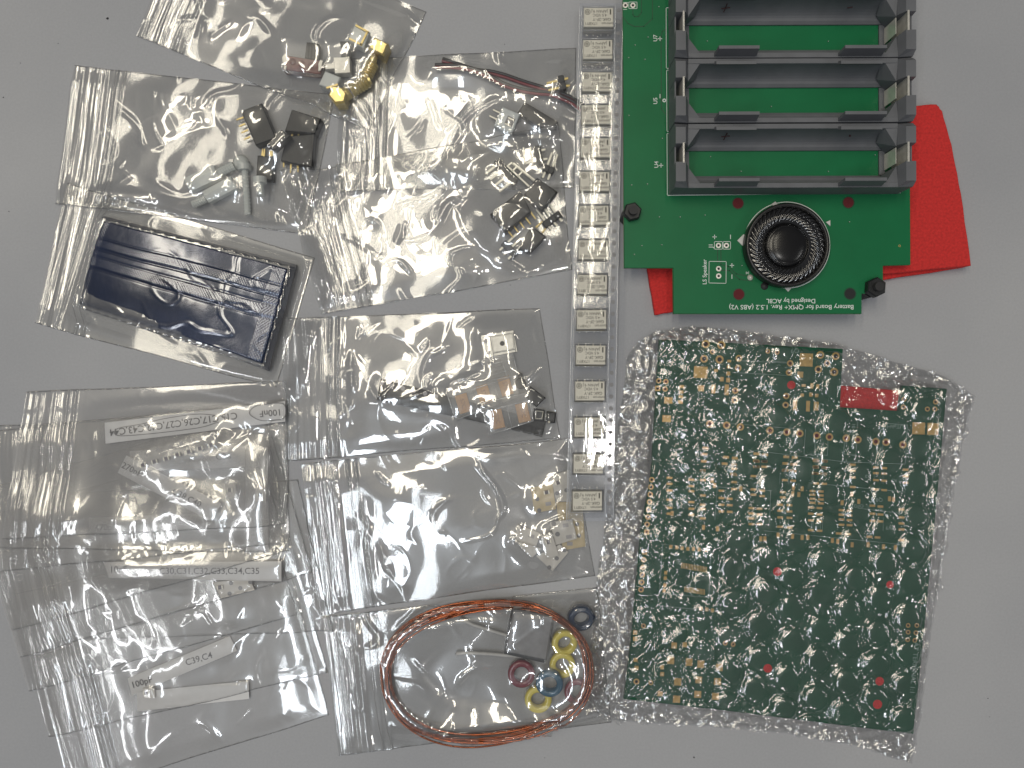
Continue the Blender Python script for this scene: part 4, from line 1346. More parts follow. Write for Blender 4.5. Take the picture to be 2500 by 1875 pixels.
# ================================================================== clear carrier tape with relays
def relays():
    xl = lambda y: 1416 - 33 * y / 1270
    wpx = lambda y: 105 + 9 * y / 1270
    ztop = 6.6
    z0 = 1.2
    org = P(1452, 640, ztop)
    org.z = 0.0
    n = 80
    t = thing('relay_tape', 'long clear plastic tape with a column of cream relays and a sprocket edge', 'component tape', org)
    def edge(y, f, z):
        return P(xl(y) + wpx(y) * f, y, z)
    ys = [8 + (1272 - 8) * i / n for i in range(n + 1)]
    ry = [45 + 77.5 * i + 0.47 * i * i for i in range(15)]
    gl = lambda y: sample(HM, np.array([edge(y, .5, 3).x]), np.array([edge(y, .5, 3).y]))[0]
    # flange sheets: left rim, right sprocket band, bridges between pockets
    m = MB()
    for f0, f1 in ((0.0, 0.085), (0.80, 1.0)):
        for i in range(n):
            a, b = edge(ys[i], f0, ztop), edge(ys[i], f1, ztop)
            c, d = edge(ys[i + 1], f1, ztop), edge(ys[i + 1], f0, ztop)
            m.add([a, b, c, d], [(0, 1, 2, 3)])
    edges = [ys[0]]
    for i, y in enumerate(ry):
        h = 28.5
        edges += [y - h, y + h]
    edges.append(ys[-1])
    for i in range(0, len(edges), 2):
        a, b = edges[i], edges[i + 1]
        m.add([edge(a, .085, ztop), edge(a, .80, ztop), edge(b, .80, ztop), edge(b, .085, ztop)], [(0, 1, 2, 3)])
    part(t, 'flange', m, 'tape_clear')
    # pocket walls and floors
    for y in ry:
        m = MB()
        h = 28.5
        top = [edge(y - h, .085, ztop), edge(y - h, .80, ztop), edge(y + h, .80, ztop), edge(y + h, .085, ztop)]
        c = sum(top, Vector()) / 4
        bot = [Vector((c.x + (p.x - c.x) * 0.94, c.y + (p.y - c.y) * 0.94, z0 + 0.2)) for p in top]
        m.add(top + bot, [(k, (k + 1) % 4, 4 + (k + 1) % 4, 4 + k) for k in range(4)] + [(4, 5, 6, 7)])
        part(t, 'pocket', m, 'tape_clear')
        m = MB()
        for k in range(4):
            m.tube([top[k] + Vector((0, 0, .05)), top[(k + 1) % 4] + Vector((0, 0, .05))], 0.13, 5)
        part(t, 'pocket_rim', m, 'tape_rim', smooth=True)
    m = MB()
    for f in (0.0, 0.05, 0.83, 1.0):
        m.tube([edge(y, f, ztop + .05) for y in ys], 0.14, 5)
    part(t, 'edge_rib', m, 'tape_rim', smooth=True)
    y = 25
    while y < 1268:
        p = edge(y, 0.905, ztop)
        part(t, 'sprocket_hole', MB().disc(p, 0.74, ztop + 0.05, n=16), 'chip_grey')
        y += 28.2 + 1.0 * y / 1270
    # cover film, slightly rippled
    nu_, nv_ = 26, 900
    U, V = np.meshgrid(np.linspace(0.03, 0.80, nu_), np.linspace(0, 1, nv_))
    Y0 = 14 + V * 1250
    Xp = 1416 - 33 * Y0 / 1270 + (105 + 9 * Y0 / 1270) * U
    k = (CAMH - ztop) / CAMH / PPM
    X = (Xp - 1250) * k; Y = -(Y0 - 937.5) * k
    mid = np.exp(-((U - .42) / .14) ** 2)
    Z = ztop + 0.30 + 0.06 * pn(X / 3.5, Y / 16, 301) + 0.028 * pn(X / 1.0, Y / 1.6, 302) * mid * smooth(-.1, .2, pn(X / 30, Y / 12, 305)) + 0.22 * np.cos((U - .42) * 3.3 / 0.4) * (0.5 + 0.5 * pn(X / 9, Y / 18, 303))
    Z += 0.05 * ridge_lines(X / 6, Y / 22, 8, 304, 0.5)
    o = link(bpy.data.objects.new('cover_film', grid_mesh('cover_film', X, Y, Z, 'cover_film', org))); o.parent = t
    # one relay with its parts, then copies
    proto = None
    names = ['topmost', 'second', 'third', 'fourth', 'fifth', 'sixth', 'seventh', 'eighth', 'ninth', 'tenth', 'eleventh', 'twelfth', 'thirteenth', 'second lowest', 'lowest']
    tilt = math.atan2(33 / 7, 1270 / 7)
    for i, y in enumerate(ry):
        p = edge(y, 0.435, ztop - 1)
        rot = -tilt * 0 + 0.01 * math.sin(i * 2.3)
        lab = ('%s cream relay in the clear tape column' % names[i]) if i in (0, 14) else ('%s cream relay in the clear tape%s' % (names[i], ' column' if i == 13 else ' column, counted from the top'))
        if proto is None:
            proto = r = thing('relay', lab, 'relay', (p.x, p.y, z0 + 0.3), 'cream relays in the clear tape', rot)
            part(r, 'case', MB().box(-5.0, 5.0, -3.25, 3.25, 0.9, 5.0, bev=0.2), 'relay_cream', local=True)
            part(r, 'base', MB().box(-4.9, 4.9, -3.7, 3.15, 0.25, 1.6, bev=0.1), 'relay_base', local=True)
            for sx in (-3.8, -1.3, 1.3, 3.8):
                for sy in (-1, 1):
                    part(r, 'leg', MB().box(sx - 0.2, sx + 0.2, min(sy * 3.1, sy * 4.1), max(sy * 3.1, sy * 4.1), 0.1, 0.35), 'tin', local=True)
            # printing is upside down in the photograph
            for s, x, yy, sz, xs in (('omron', 3.0, -2.15, 1.45, 1.0), ('17X8Y1', -2.5, -2.15, 1.35, 1.0), ('G6K-2F-Y', 1.1, -0.75, 1.45, 1.05), ('4.5 VDC', 0.4, 0.70, 1.35, 1.0), ('JAPAN 9.J', 0.3, 2.05, 1.35, 1.0)):
                text_obj(r, 'lettering', s, sz, (x, yy, 5.02), math.pi, 'relay_ink', local=True, xs=xs, bold=0.01)
            m = MB().ring((-3.7, 1.75), 0.75, 0.95, 5.02, n=20).ring((-3.7, 1.75), 0.25, 0.5, 5.02, n=16)
            part(r, 'round_mark', m, 'relay_ink', local=True)
            m = MB().box(3.8, 4.3, 0.9, 2.7, 5.0, 5.02)
            part(r, 'polarity_bar', m, 'relay_ink', local=True)
        else:
            r = copy_tree(proto)
            r.location = (p.x * MM, p.y * MM, (z0 + 0.3) * MM)
            r.rotation_euler = (0, 0, rot)
            r['label'] = lab
relays()

# ================================================================== red foam under the battery board
def foam(name, label, pix, z0, z1, bulge=0):
    zc = z1
    pts = []
    for i in range(len(pix)):
        a, b = pix[i], pix[(i + 1) % len(pix)]
        for k in range(5):
            pts.append((a[0] + (b[0] - a[0]) * k / 5 + 0.6 * math.sin(i * 5 + k * 2.3), a[1] + (b[1] - a[1]) * k / 5 + 0.6 * math.cos(i * 3 + k * 1.7)))
    c = (sum(p[0] for p in pix) / len(pix), sum(p[1] for p in pix) / len(pix))
    loc = P(c[0], c[1], z1); loc.z = z0
    mb = MB().pprism(pts, z0, z1, bev=0.3)
    return single(name, label, 'foam sheet', mb, 'red_foam', loc, 'red foam sheets')
foam('foam_sheet', 'lower red foam sheet, only its edge showing beneath the upper one', cE((330, 1310), (600, 1250), (1900, 1180), (1925, 1312), (1530, 1372), (900, 1450), (480, 1532), (402, 1546), (362, 1310)), 0.1, 2.0)
foam('foam_sheet', 'red foam sheet sticking out right of the green board with a curved edge', cE((900, 600), (1640, 520), (1785, 510), (1812, 545), (1858, 710), (1905, 950), (1955, 1303), (1530, 1345), (900, 1400)), 2.1, 4.6)

# ================================================================== battery board
ZB = 9.0
def battery_board():
    org = P(1875, 380, ZB); org.z = ZB - 1.6
    t = thing('battery_board', 'green circuit board with dark battery holders and a round black speaker', 'circuit board', org)
    out = cE((243, -70), (250, 1315), (490, 1315), (492, 1540), (1415, 1540), (1415, 1442), (1450, 1438), (1452, 1395), (1520, 1390), (1520, 1303), (1655, 1300), (1648, -70))
    part(t, 'board', MB().pprism(out, ZB - 1.6, ZB, bev=0.08), 'solder_mask')
    # thin bright routed edge
    m = MB()
    q = [P(a, b, ZB) for a, b in out]
    m.tube([Vector((p.x, p.y, ZB - 0.9)) for p in q], 0.14, 5, closed=True)
    part(t, 'routed_edge', m, 'board_edge')
    z = ZB + 0.03
    E = lambda a, b: P(*cE((a, b))[0], z)
    def line(mb, pts, w_=0.15, closed=False):
        n = len(pts)
        for i in range(n if closed else n - 1):
            a, b = E(*pts[i]), E(*pts[(i + 1) % n])
            d = (b - a).normalized(); nn = Vector((-d.y, d.x, 0)) * w_ / 2
            a2, b2 = a - d * w_ / 2, b + d * w_ / 2
            mb.add([a2 + nn, a2 - nn, b2 - nn, b2 + nn], [(0, 1, 2, 3)])
    m = MB()
    line(m, ((470, 38), (455, 38), (456, 335), (470, 335)), .2); line(m, ((470, 344), (457, 344), (459, 645), (472, 645)), .2)
    line(m, ((470, 655), (459, 655), (461, 959), (1607, 947), (1607, 937)), .2)
    line(m, ((692, 1186), (731, 1186), (731, 1223), (692, 1223)), .16, True)
    line(m, ((735, 1186), (771, 1186), (771, 1223), (735, 1223)), .16, True)
    line(m, ((666, 1283), (750, 1284), (749, 1391), (665, 1389)), .16, True)
    line(m, ((245, 12), (270, 12)), .16); line(m, ((272, 10), (312, 10), (312, 42), (272, 42)), .16, True); line(m, ((245, 46), (262, 46)), .16)
    for x, y in ((425, 190), (430, 812), (693, 1163), (778, 1303)):
        line(m, ((x - 9, y), (x + 9, y)), .22); line(m, ((x, y - 9), (x, y + 9)), .22)
    for x, y in ((425, 472), (771, 1163), (778, 1358)):
        line(m, ((x, y - 9), (x, y + 9)), .22)
    line(m, ((848, 1334), (860, 1346)), .12); line(m, ((860, 1334), (848, 1346)), .12); line(m, ((846, 1340), (862, 1340)), .12)
    c = E(1050, 1203)
    m.ring(E(1047, 1203), 14.35, 14.62, z, n=90)
    c = E(1062, 1215); 
    c = E(446, 493)
    m.ring(c, 0.28, 0.62, z)
    part(t, 'printed_lines', m, 'silk_white')
    for s, x, y, sz, r_ in (('U7', 403, 187, 1.9, 90), ('U5', 403, 495, 1.9, 90), ('U4', 408, 808, 1.9, 90), ('J1', 675, 1206, 1.9, 90), ('LS Speaker', 645, 1335, 1.9, 90),
                            ('Battery Board for QMX+ Rev. 1.5.2 (ABS V2)', 1070, 1507, 2.18, 180), ('Designed by AC8L', 1068, 1477, 2.12, 180)):
        p = E(x, y)
        o = text_obj(t, 'lettering', s, sz, (p.x, p.y, z), math.radians(r_), 'silk_white', bold=0.015)
        want = {'Battery': 610, 'Designe': 240, 'LS Spea': 122}.get(s[:7])
        if want:
            wid = (max(v.co.x for v in o.data.vertices) - min(v.co.x for v in o.data.vertices)) / MM
            o.scale[0] = want * .49729 / PPM * (CAMH - z) / CAMH / wid
    # routed traces seen as darker lines in the mask
    z = ZB + 0.015
    for pts, w_ in (
            (((245, 85), (268, 116), (300, 130), (345, 130), (388, 92), (388, -60)), .28),
            (((292, 45), (292, 72), (300, 82), (318, 82), (334, 62), (334, -60)), .28),
            (((455, 142), (436, 155), (430, 180), (432, 535), (452, 560)), .28),
            (((708, 1225), (708, 1290)), .3),
            (((724, 1225), (724, 1300), (760, 1308), (800, 1345), (860, 1356)), .3),
            (((712, 1328), (765, 1328), (815, 1372), (880, 1380)), .3),
    ):
        m = MB()
        line(m, pts, w_)
        part(t, 'trace', m, 'solder_mask_trace')
    for (x, y, r, mt) in ((808, 998, 25, 'red_hole'), (1350, 994, 25, 'red_hole'), (812, 1445, 25, 'red_hole'), (1358, 1442, 25, 'dark_hole')):
        p = E(x, y)
        part(t, 'mounting_hole', MB().ring(p, 1.75, 2.1, ZB + .02, n=28).disc(p, 1.78, ZB + 0.025, 1, 28), ['solder_mask_trace', mt])
    for x, y in ((712, 1205), (751, 1205), (713, 1319), (713, 1355), (292, 26), (255, 26)):
        p = E(x, y)
        part(t, 'solder_pad', MB().ring(p, 0.42, 0.9, ZB + .02, n=20).disc(p, 0.43, ZB + 0.025, 1, 16), ['nickel', 'dark_hole'])
    rng = random.Random(9)
    vias = [(365, 183), (270, 284), (350, 292), (271, 567), (435, 680), (285, 909), (362, 904), (335, 1207), (433, 1203), (298, 1250), (421, 1066), (523, 1066), (645, 1057), (418, 34), (302, 222),
            (826, 1305), (672, 770), (1250, 842), (1250, 204), (656, 202), (1354, 1090), (1480, 762), (970, 524), (822, 842)]
    for x, y in vias:
        p = E(x, y)
        part(t, 'via', MB().disc(p, 0.26, ZB + .02, 0, 10).disc((p.x + .12, p.y + .1), 0.11, ZB + .028, 1, 8), ['solder_mask_trace', 'silk_white'])
    p = E(1601, 1207)
    part(t, 'test_pad', MB().ring(p, 0.22, 0.4, ZB + .02, n=16), 'gold_pad')
    # solder joints under the speaker edge
    for x, y, r in ((868, 1362, 1.0), (938, 1405, 1.3)):
        p = E(x, y)
        part(t, 'solder_joint', MB().lathe([(r, 0), (r * .7, .5), (0, .8)], (p.x, p.y, ZB), 14), 'steel' if r < 1.2 else 'black_rubber', smooth=True)

    # ---- battery holders
    def holder(par, cy_px, marks, seed):
        c0, c1 = P(*cE((466, cy_px))[0], ZB), P(*cE((1592, cy_px - 4))[0], ZB)
        c = (c0 + c1) / 2
        L = (c1 - c0).length / 2
        h = bpy.data.objects.new('battery_holder', None); link(h); h.parent = par
        h.location = (Vector((c.x, c.y, ZB)) * MM) - Vector(par.location)
        h.rotation_euler = (0, 0, math.atan2(c1.y - c0.y, c1.x - c0.x))
        Wd = 10.35
        frame = MB()
        xs = L - 4.6
        # long side walls: outer face upright, inner face a hollow curve down to the open window
        for sgn in (1, -1):
            prof = [(Wd, 0), (Wd, 8.9), (Wd - 1.5, 8.9)]
            for k in range(9):
                a = k / 8 * math.pi / 2 * 0.92
                prof.append((Wd - 1.6 - 4.1 * (1 - math.cos(a)) , 8.7 - 7.4 * math.sin(a)))
            prof.append((Wd - 6.1, 0.6)); prof.append((Wd - 6.1, 0))
            n = len(prof)
            vs = [(-xs, sgn * p[0], p[1]) for p in prof] + [(xs, sgn * p[0], p[1]) for p in prof]
            fs = [(i, (i + 1) % n, n + (i + 1) % n, n + i) for i in range(n)] + [tuple(range(n)), tuple(range(n, 2 * n))]
            frame.add(vs, fs)
        # floor rim at both ends of the window
        frame.box(-xs, -xs + 2.2, -4, 4, 0, 0.7); frame.box(xs - 2.0, xs, -4, 4, 0, 0.7)
        part(h, 'tray', frame, 'grey_plastic', local=True)
        # retaining tabs leaning inward
        for sgn in (1, -1):
            for xa, xb in ((-25.3, -12.4), (14.9, 28.2)):
                m = MB()
                y0, y1 = sgn * (Wd + 0.02), sgn * (Wd - 1.0)
                zt = 13.4 if sgn < 0 else 10.6
                yi = 0.9 if sgn < 0 else 1.5
                vs = [(xa - .6, y0, 6), (xb + .6, y0, 6), (xb + .6, y1, 6), (xa - .6, y1, 6), (xa, y0 - sgn * yi, zt), (xb, y0 - sgn * yi, zt), (xb, y1 - sgn * yi, zt), (xa, y1 - sgn * yi, zt)]
                m.add(vs, [(0, 3, 2, 1), (4, 5, 6, 7), (0, 1, 5, 4), (1, 2, 6, 5), (2, 3, 7, 6), (3, 0, 4, 7)])
                part(h, 'retaining_tab', m, 'grey_plastic', local=True)
        # end posts
        for sx in (-1, 1):
            for sgn in (1, -1):
                m = MB()
                y0, y1 = (3.3, 8.6) if sgn > 0 else (-8.9, -2.6)
                xo, xi = L, L - 3.2
                zt = 11.4
                vb = [(xo, y0), (xo, y1), (xi - 1.6, y1 + (1.6 if y1 > 0 else 0)), (xi - 1.6, y0 - (1.6 if y1 < 0 else 0))]
                base = [(sx * (xo), sgn * 10.3 if sgn > 0 else -10.3), (sx * xo, 3.0 * sgn), (sx * (xi - 1.4), 3.4 * sgn), (sx * (xi - 1.4), 10.3 * sgn)]
                top = [(sx * xo, y1 if sgn > 0 else y0), (sx * xo, y0 if sgn > 0 else y1), (sx * xi, y0 if sgn > 0 else y1), (sx * xi, y1 if sgn > 0 else y0)]
                vs = [(a, b, 0) for a, b in base] + [(a, b, 8.6 if k in (2, 3) else 9.4) for k, (a, b) in enumerate(base)] + [(a, b, zt) for a, b in top]
                fs = [(0, 1, 2, 3)] + [(k, (k + 1) % 4, 4 + (k + 1) % 4, 4 + k) for k in range(4)] + [(4 + k, 4 + (k + 1) % 4, 8 + (k + 1) % 4, 8 + k) for k in range(4)] + [(8, 9, 10, 11)]
                m.add(vs, fs)
                o = part(h, 'end_post', m, 'grey_plastic', local=True)
                # hollow corner bracing, sloping in to the tray
                m = MB()
                xa, xb = sx * (xi - 1.4), sx * (xi - 6.2)
                vs = [(xa, 3.2 * sgn, 0), (xa, 10.2 * sgn, 0), (xb, 10.2 * sgn, 0), (xa, 3.2 * sgn, 8.0), (xa, 10.2 * sgn, 9.0), (xb, 10.2 * sgn, 8.8), (xb + sx * 1.0, 6.0 * sgn, 2.5)]
                m.add(vs, [(0, 2, 1), (3, 4, 5), (3, 5, 6), (0, 3, 6), (0, 6, 2), (2, 6, 5), (0, 1, 4, 3), (1, 2, 5, 4)])
                part(h, 'corner_brace', m, 'grey_plastic', local=True)
            m = MB()
            m.box(sx * (L - 0.6) if sx > 0 else -L + .1, sx * (L - 0.1) if sx > 0 else -L + 0.6, -3.2, 3.2, 0, 9.0)
            part(h, 'end_wall', m, 'grey_plastic', local=True)
            m = MB()
            xx = sx * (L - 2.5)
            m.box(xx - 0.16, xx + 0.16, -2.9, 3.5, 1, 11.4)
            m.tube([(xx, -2.9, 11.4), (xx, 3.5, 11.4)], 0.36, 8)
            if sx > 0:
                m.box(xx - 2.6, xx - 2.4, -2.6, 2.6, 1, 8.5)
            part(h, 'contact', m, 'steel', local=True)
        for mk, x in marks:
            sl = math.atan2(9.0, 4.3)
            m = MB()
            yy, zz = Wd - 3.1, 5.0
            dy, dz = math.cos(1.05) , -math.sin(1.05)
            def bar(x0, u0, x1, u1, ww=.16):
                a = Vector((x0, yy - u0 * 0.42 + 0.15, zz - u0 * 0.85 + .6)); b = Vector((x1, yy - u1 * 0.42 + 0.15, zz - u1 * .85 + .6))
                m.tube([a, b], ww, 6)
            if mk == '+':
                bar(x - 1.3, 0.2, x + 1.5, -.2); bar(x + .2, -1.6, x - .2, 1.6)
            elif mk == '-':
                bar(x - .8, .1, x + .8, -.2)
            else:
                bar(x - .2, 0, x + .2, 0, .3)
            part(h, 'pen_mark', m, 'marker_red', local=True)
        return h
    holder(t, -118, [('+', -20), ('-', 19.5)], 0)
    holder(t, 190, [('+', -21), ('-', 20)], 1)
    holder(t, 497, [], 2)
    holder(t, 806, [('+', -21), ('.', 20)], 3)

    # ---- speaker
    sp = bpy.data.objects.new('speaker', None); link(sp); sp.parent = t
    c = P(*cE((1050, 1203))[0], ZB + 3.5)
    sp.location = (Vector((c.x, c.y, ZB)) * MM) - Vector(t.location)
    prof = [(13.6, 0), (13.9, 0.3), (13.9, 3.9), (13.6, 4.3), (13.0, 4.3), (12.7, 4.0), (12.6, 3.3)]
    part(sp, 'rim', MB().lathe(prof, n=96), 'speaker_rim', local=True, smooth=True)
    # cone with swirled ribs
    nr, na = 44, 480
    R_, Aa = np.meshgrid(np.linspace(6.9, 12.65, nr), np.linspace(0, 2 * np.pi, na))
    u = (R_ - 6.9) / 5.75
    swirl = np.sin((Aa + 0.50 * u) * 42)
    env = np.sin(np.pi * np.clip((u - 0.22) / 0.76, 0, 1)) ** 0.6
    Zc = 3.1 + 1.0 * np.sin(np.pi * u) - 0.9 * (1 - u) ** 3 + 0.24 * swirl * env
    o = link(bpy.data.objects.new('cone', grid_mesh('cone', R_ * np.cos(Aa), R_ * np.sin(Aa), Zc, 'speaker_black', (0, 0, 0)))); o.parent = sp
    dome = [(7.0, 2.2), (6.9, 2.9), (6.6, 3.2), (6.2, 3.45)] + [(6.2 * math.cos(a), 3.3 + 0.9 * math.sin(a)) for a in [math.pi / 2 * k / 12 for k in range(1, 12)]] + [(0.02, 4.2)]
    part(sp, 'dome', MB().lathe(dome, n=96), 'dome_black', local=True, smooth=True)
    m = MB()
    zt = ZB + 0.2
    for pts in (((805, 1180), (835, 1150), (870, 1160), (870, 1215), (830, 1205)), ((975, 1000), (992, 988), (1005, 1005), (985, 1020)), ((1030, 1405), (1085, 1400), (1055, 1432)), ((1240, 1090), (1262, 1080), (1262, 1110))):
        m.pprism(cE(*pts), ZB + .02, ZB + 0.5, bev=.1)
    o = part(t, 'tape_scrap', m, 'tissue_white')

    # ---- nuts on standoffs
    for i, (x, y, r) in enumerate(((292, 1035, 46), (1494, 1408, 50))):
        p = P(*cE((x, y))[0], ZB + 3)
        nut = bpy.data.objects.new('hex_nut', None); link(nut); nut.parent = t
        nut.location = (Vector((p.x, p.y, ZB)) * MM) - Vector(t.location)
        a0 = 0.25 + i * .2
        R = r * .49729 / PPM * 0.955
        hexp = [(R * math.cos(a0 + k * math.pi / 3), R * math.sin(a0 + k * math.pi / 3)) for k in range(6)]
        part(nut, 'nut_body', MB().prism(hexp, 0.02, 2.6, bev=0.35), 'black_plastic', local=True)
        n = 12
        part(nut, 'screw_tip', MB().tube([(0, 0, 1 + k * 0.3) for k in range(n)], [1.45 if k % 2 else 1.25 for k in range(n)], 18), 'black_rubber', local=True)
        part(nut, 'spacer', MB().prism([(v[0] * .92, v[1] * .92) for v in hexp], -ZB + 0.05, -1.62), 'black_plastic', local=True)
battery_board()

# ================================================================== bare green board in bubble wrap
ZP = 5.0
def main_board():
    outl = [(1609, 828), (2058, 852), (2051, 994), (2195, 1003), (2203, 941), (2312, 949), (2290, 1198), (2255, 1556), (2230, 1792), (2095, 1776), (1761, 1734), (1523, 1707), (1540, 1566), (1564, 1297), (1589, 1163)]
    org = P(1900, 1320, ZP); org.z = ZP - 1.6
    t = thing('main_board', 'large bare green circuit board with gold pads, wrapped in bubble wrap', 'circuit board', org)
    part(t, 'board', MB().pprism(outl, ZP - 1.6, ZP, bev=0.1), 'solder_mask_dark')
    pads = []     # (kind, world point, a, b, angle, centre material)
    k = 1 / PPM
    def ringp(c, ro, f, mat='dark_hole', sq=False):
        pads.append(('sq' if sq else 'ring', c, ro * f * k, 0, 0.0, mat))
    def rectp(c, w_, h_, f, ang=-0.045):
        pads.append(('rect', c, w_ * f * k, h_ * f * k, ang, None))
    fR, fS, fG, fF = .23508, .3255, .39186, .49729
    for x, y, r in ((778, 255, 42), (940, 265, 42), (762, 408, 40), (922, 415, 42), (848, 335, 26), (1122, 403, 34), (1115, 503, 34), (1423, 330, 24), (1520, 340, 24), (1655, 455, 33), (1643, 550, 33), (1968, 368, 40), (2128, 380, 40), (2040, 455, 33), (1948, 518, 38), (2112, 545, 42), (1085, 740, 32), (1080, 838, 32), (1615, 795, 32), (1608, 888, 32), (290, 637, 27), (365, 645, 27), (357, 722, 27)):
        ringp(cR((x, y))[0], r, fR, 'brown_hole' if x % 2 else 'dark_hole')
    ringp(cR((278, 715))[0], 27, fR, 'dark_hole', True)
    for x, y in ((770, 573), (853, 580), (920, 588)):
        ringp(cF((x, y))[0], 18, fF, 'brown_hole')
    for x, y in ((1065, 605), (1148, 613), (1212, 620), (1295, 630), (1357, 637), (1440, 643), (1497, 650), (1585, 660), (1635, 663), (1718, 675)):
        ringp(cF((x, y))[0], 18, fF, 'red_hole')
    for x, y in ((1723, 452), (1720, 490), (1878, 465), (1875, 500), (1838, 500)):
        ringp(cF((x, y))[0], 12, fF, 'dark_hole')
    for x, y in ((157, 157), (151, 211), (146, 268), (140, 323), (134, 380), (129, 437), (123, 492), (97, 757), (93, 814), (87, 870), (82, 926), (77, 982)):
        ringp(cS((x, y))[0], 20, fS, 'dark_hole')
    ringp(cS((119, 550))[0], 18, fS, 'brown_hole', True); ringp(cS((103, 700))[0], 18, fS, 'dark_hole', True)
    for x, y in ((2080, 1300), (2145, 1250), (2138, 1305), (2077, 1357), (2130, 1362), (708, 1383), (768, 1392), (95, 1253), (1410 * 0 + 2080, 1250)):
        ringp(cS((x, y))[0], 17, fS, 'dark_hole')
    for x, y, a, b in ((725, 548, 140, 120), (1822, 420, 135, 135), (1760, 572, 60, 60), (390, 840, 85, 65), (372, 1030, 88, 70), (530, 697, 45, 32), (523, 753, 45, 32), (520, 802, 45, 28), (515, 858, 50, 35), (1022, 432, 40, 25), (1015, 492, 35, 30), (1012, 562, 40, 40), (945, 620, 38, 45), (1010, 630, 38, 45), (730, 715, 60, 60), (858, 722, 42, 90), (995, 730, 42, 110), (1795, 685, 42, 28), (1880, 690, 32, 55), (1940, 695, 32, 45), (1780, 785, 35, 30), (1870, 780, 35, 40), (1705, 890, 42, 105), (1840, 900, 38, 110), (1925, 900, 50, 90), (1930, 790, 35, 35), (885, 530, 40, 30)):
        rectp(cR((x, y))[0], a, b, fR)
    rectp(cF((1795, 595))[0], 62, 58, fF); rectp(cF((1865, 598))[0], 54, 58, fF)
    for x, y in ((775, 1335), (765, 1400), (760, 1472), (748, 1568), (1305, 1395), (1395, 1405), (1300, 1468), (1388, 1475), (1300, 1530), (1615, 1427), (1702, 1435), (1605, 1495), (1698, 1505), (1607, 1565), (1690, 1572), (1920, 1460), (2012, 1470), (1920, 1530), (2010, 1537), (1910, 1597), (2000, 1603), (990, 1430), (1080, 1440), (975, 1498), (1070, 1508), (1062, 1605)):
        rectp(cR((x, y))[0], 60, 26, fR)
    S1 = [(290, (143, 188, 238, 308, 368, 412)), (455, (157, 205, 243, 325, 375, 420)), (540, (90, 160, 275, 345, 377, 447)), (680, (240, 295, 345, 395)), (742, (300, 348, 398)), (775, (47, 75, 120, 175, 227)),
          (905, (370, 410, 448, 490)), (965, (375, 418, 490)), (1155, (88, 160)), (1218, (42, 88, 165)), (1120, (345, 390, 440, 510)), (1190, (348, 395, 443, 515)), (1140, (250, 290)), (1390, (17, 65, 112, 185)), (1450, (20, 68, 115, 188)),
          (1363, (242, 270, 300, 330)), (1425, (245, 275, 305, 335)), (1350, (365, 412, 462, 535)), (1415, (370, 418, 468, 540)), (1665, (45, 90, 140, 212)), (1580, (385, 420, 455, 495)), (1640, (390, 425, 460, 498)),
          (1838, (65, 108, 160, 230)), (1900, (70, 112, 165, 235)), (1812, (352, 412, 465)), (1872, (358, 418, 470)), (1790, (585,)), (1850, (590,)), (2060, (82, 130, 180)), (2030, (380, 440, 485, 530, 610)), (1560, (560,)), (1630, (565,)), (945, (20, 60)), (1000, (20, 60)), (920, (130, 230, 270)), (985, (240, 280))]
    for x, yy in S1:
        for y in yy:
            rectp(cS((x, y))[0], 42, 16, fS)
    for x, y in ((1105, 572), (1213, 582), (1285, 590), (1328, 590), (1512, 612), (1552, 620), (1660, 645), (1780, 645), (1895, 660), (1985, 665), (975, 600), (1005, 600), (610, 160), (628, 200), (545, 515), (650, 525), (310, 410), (825, 225), (1260, 268), (1285, 225), (1215, 262), (1220, 217), (1585, 330), (1710, 320), (1970, 305), (1940, 300), (1658, 265)):
        rectp(cS((x, y))[0], 22, 36, fS)
    for x, y in ((300, 660), (345, 665), (385, 672), (428, 675), (470, 677), (512, 680), (562, 685), (262, 855), (258, 895), (255, 950), (250, 990), (525, 1125), (570, 1130), (612, 1137)):
        rectp(cS((x, y))[0], 22, 26, fS)
    for i in range(17):
        rectp(cS((382 + i * 11.6, 800 + i * 2))[0], 6, 42, fS)
    for i in range(15):
        rectp(cS((405 + i * 10.5, 978 + i * 1.6))[0], 6, 40, fS)
    for x, y, a in ((300, 1512, 50), (437, 1525, 50), (525, 1540, 50), (665, 1565, 48), (325, 1400, 40), (405, 1395, 32), (235, 1565, 26), (235, 1615, 28)):
        rectp(cS((x, y))[0], a, a * 1.1, fS)
    for x, y, a in ((777, 1122, 44), (908, 1110, 40), (1025, 1120, 42), (668, 1195, 30), (770, 1230, 44), (902, 1200, 42), (1012, 1212, 42), (520, 1035, 26), (515, 985, 24), (512, 815, 26), (512, 855, 26)):
        rectp(cG((x, y))[0], a, a, fG)
    ringp(cG((520, 1120))[0], 18, fG, 'dark_hole'); ringp(cG((610, 1128))[0], 14, fG)
    def area(p): return 3.14 * p[2] ** 2 if p[0] != 'rect' else p[2] * p[3]
    pads.sort(key=area, reverse=True)
    rest = MB()
    for i, (kd, c, a, b, an, mt) in enumerate(pads):
        p = P(c[0], c[1], ZP)
        m = MB() if i < 99 else rest
        z = ZP + 0.03
        kk = (CAMH - ZP) / CAMH
        a *= kk; b *= kk
        if kd == 'ring':
            m.ring(p, a * 0.56, a, z, 0, 24); m.disc(p, a * 0.57, z + .01, 1 if i < 99 else 1, 18)
        elif kd == 'sq':
            m.prism([(p.x - a, p.y - a), (p.x + a, p.y - a), (p.x + a, p.y + a), (p.x - a, p.y + a)], ZP, z); m.disc(p, a * 0.57, z + .015, 1, 18)
        else:
            R = Matrix.Rotation(an, 2)
            q = [Vector((p.x, p.y)) + R @ Vector(v) for v in ((-a / 2, -b / 2), (a / 2, -b / 2), (a / 2, b / 2), (-a / 2, b / 2))]
            m.sheet([(v.x, v.y, z) for v in q])
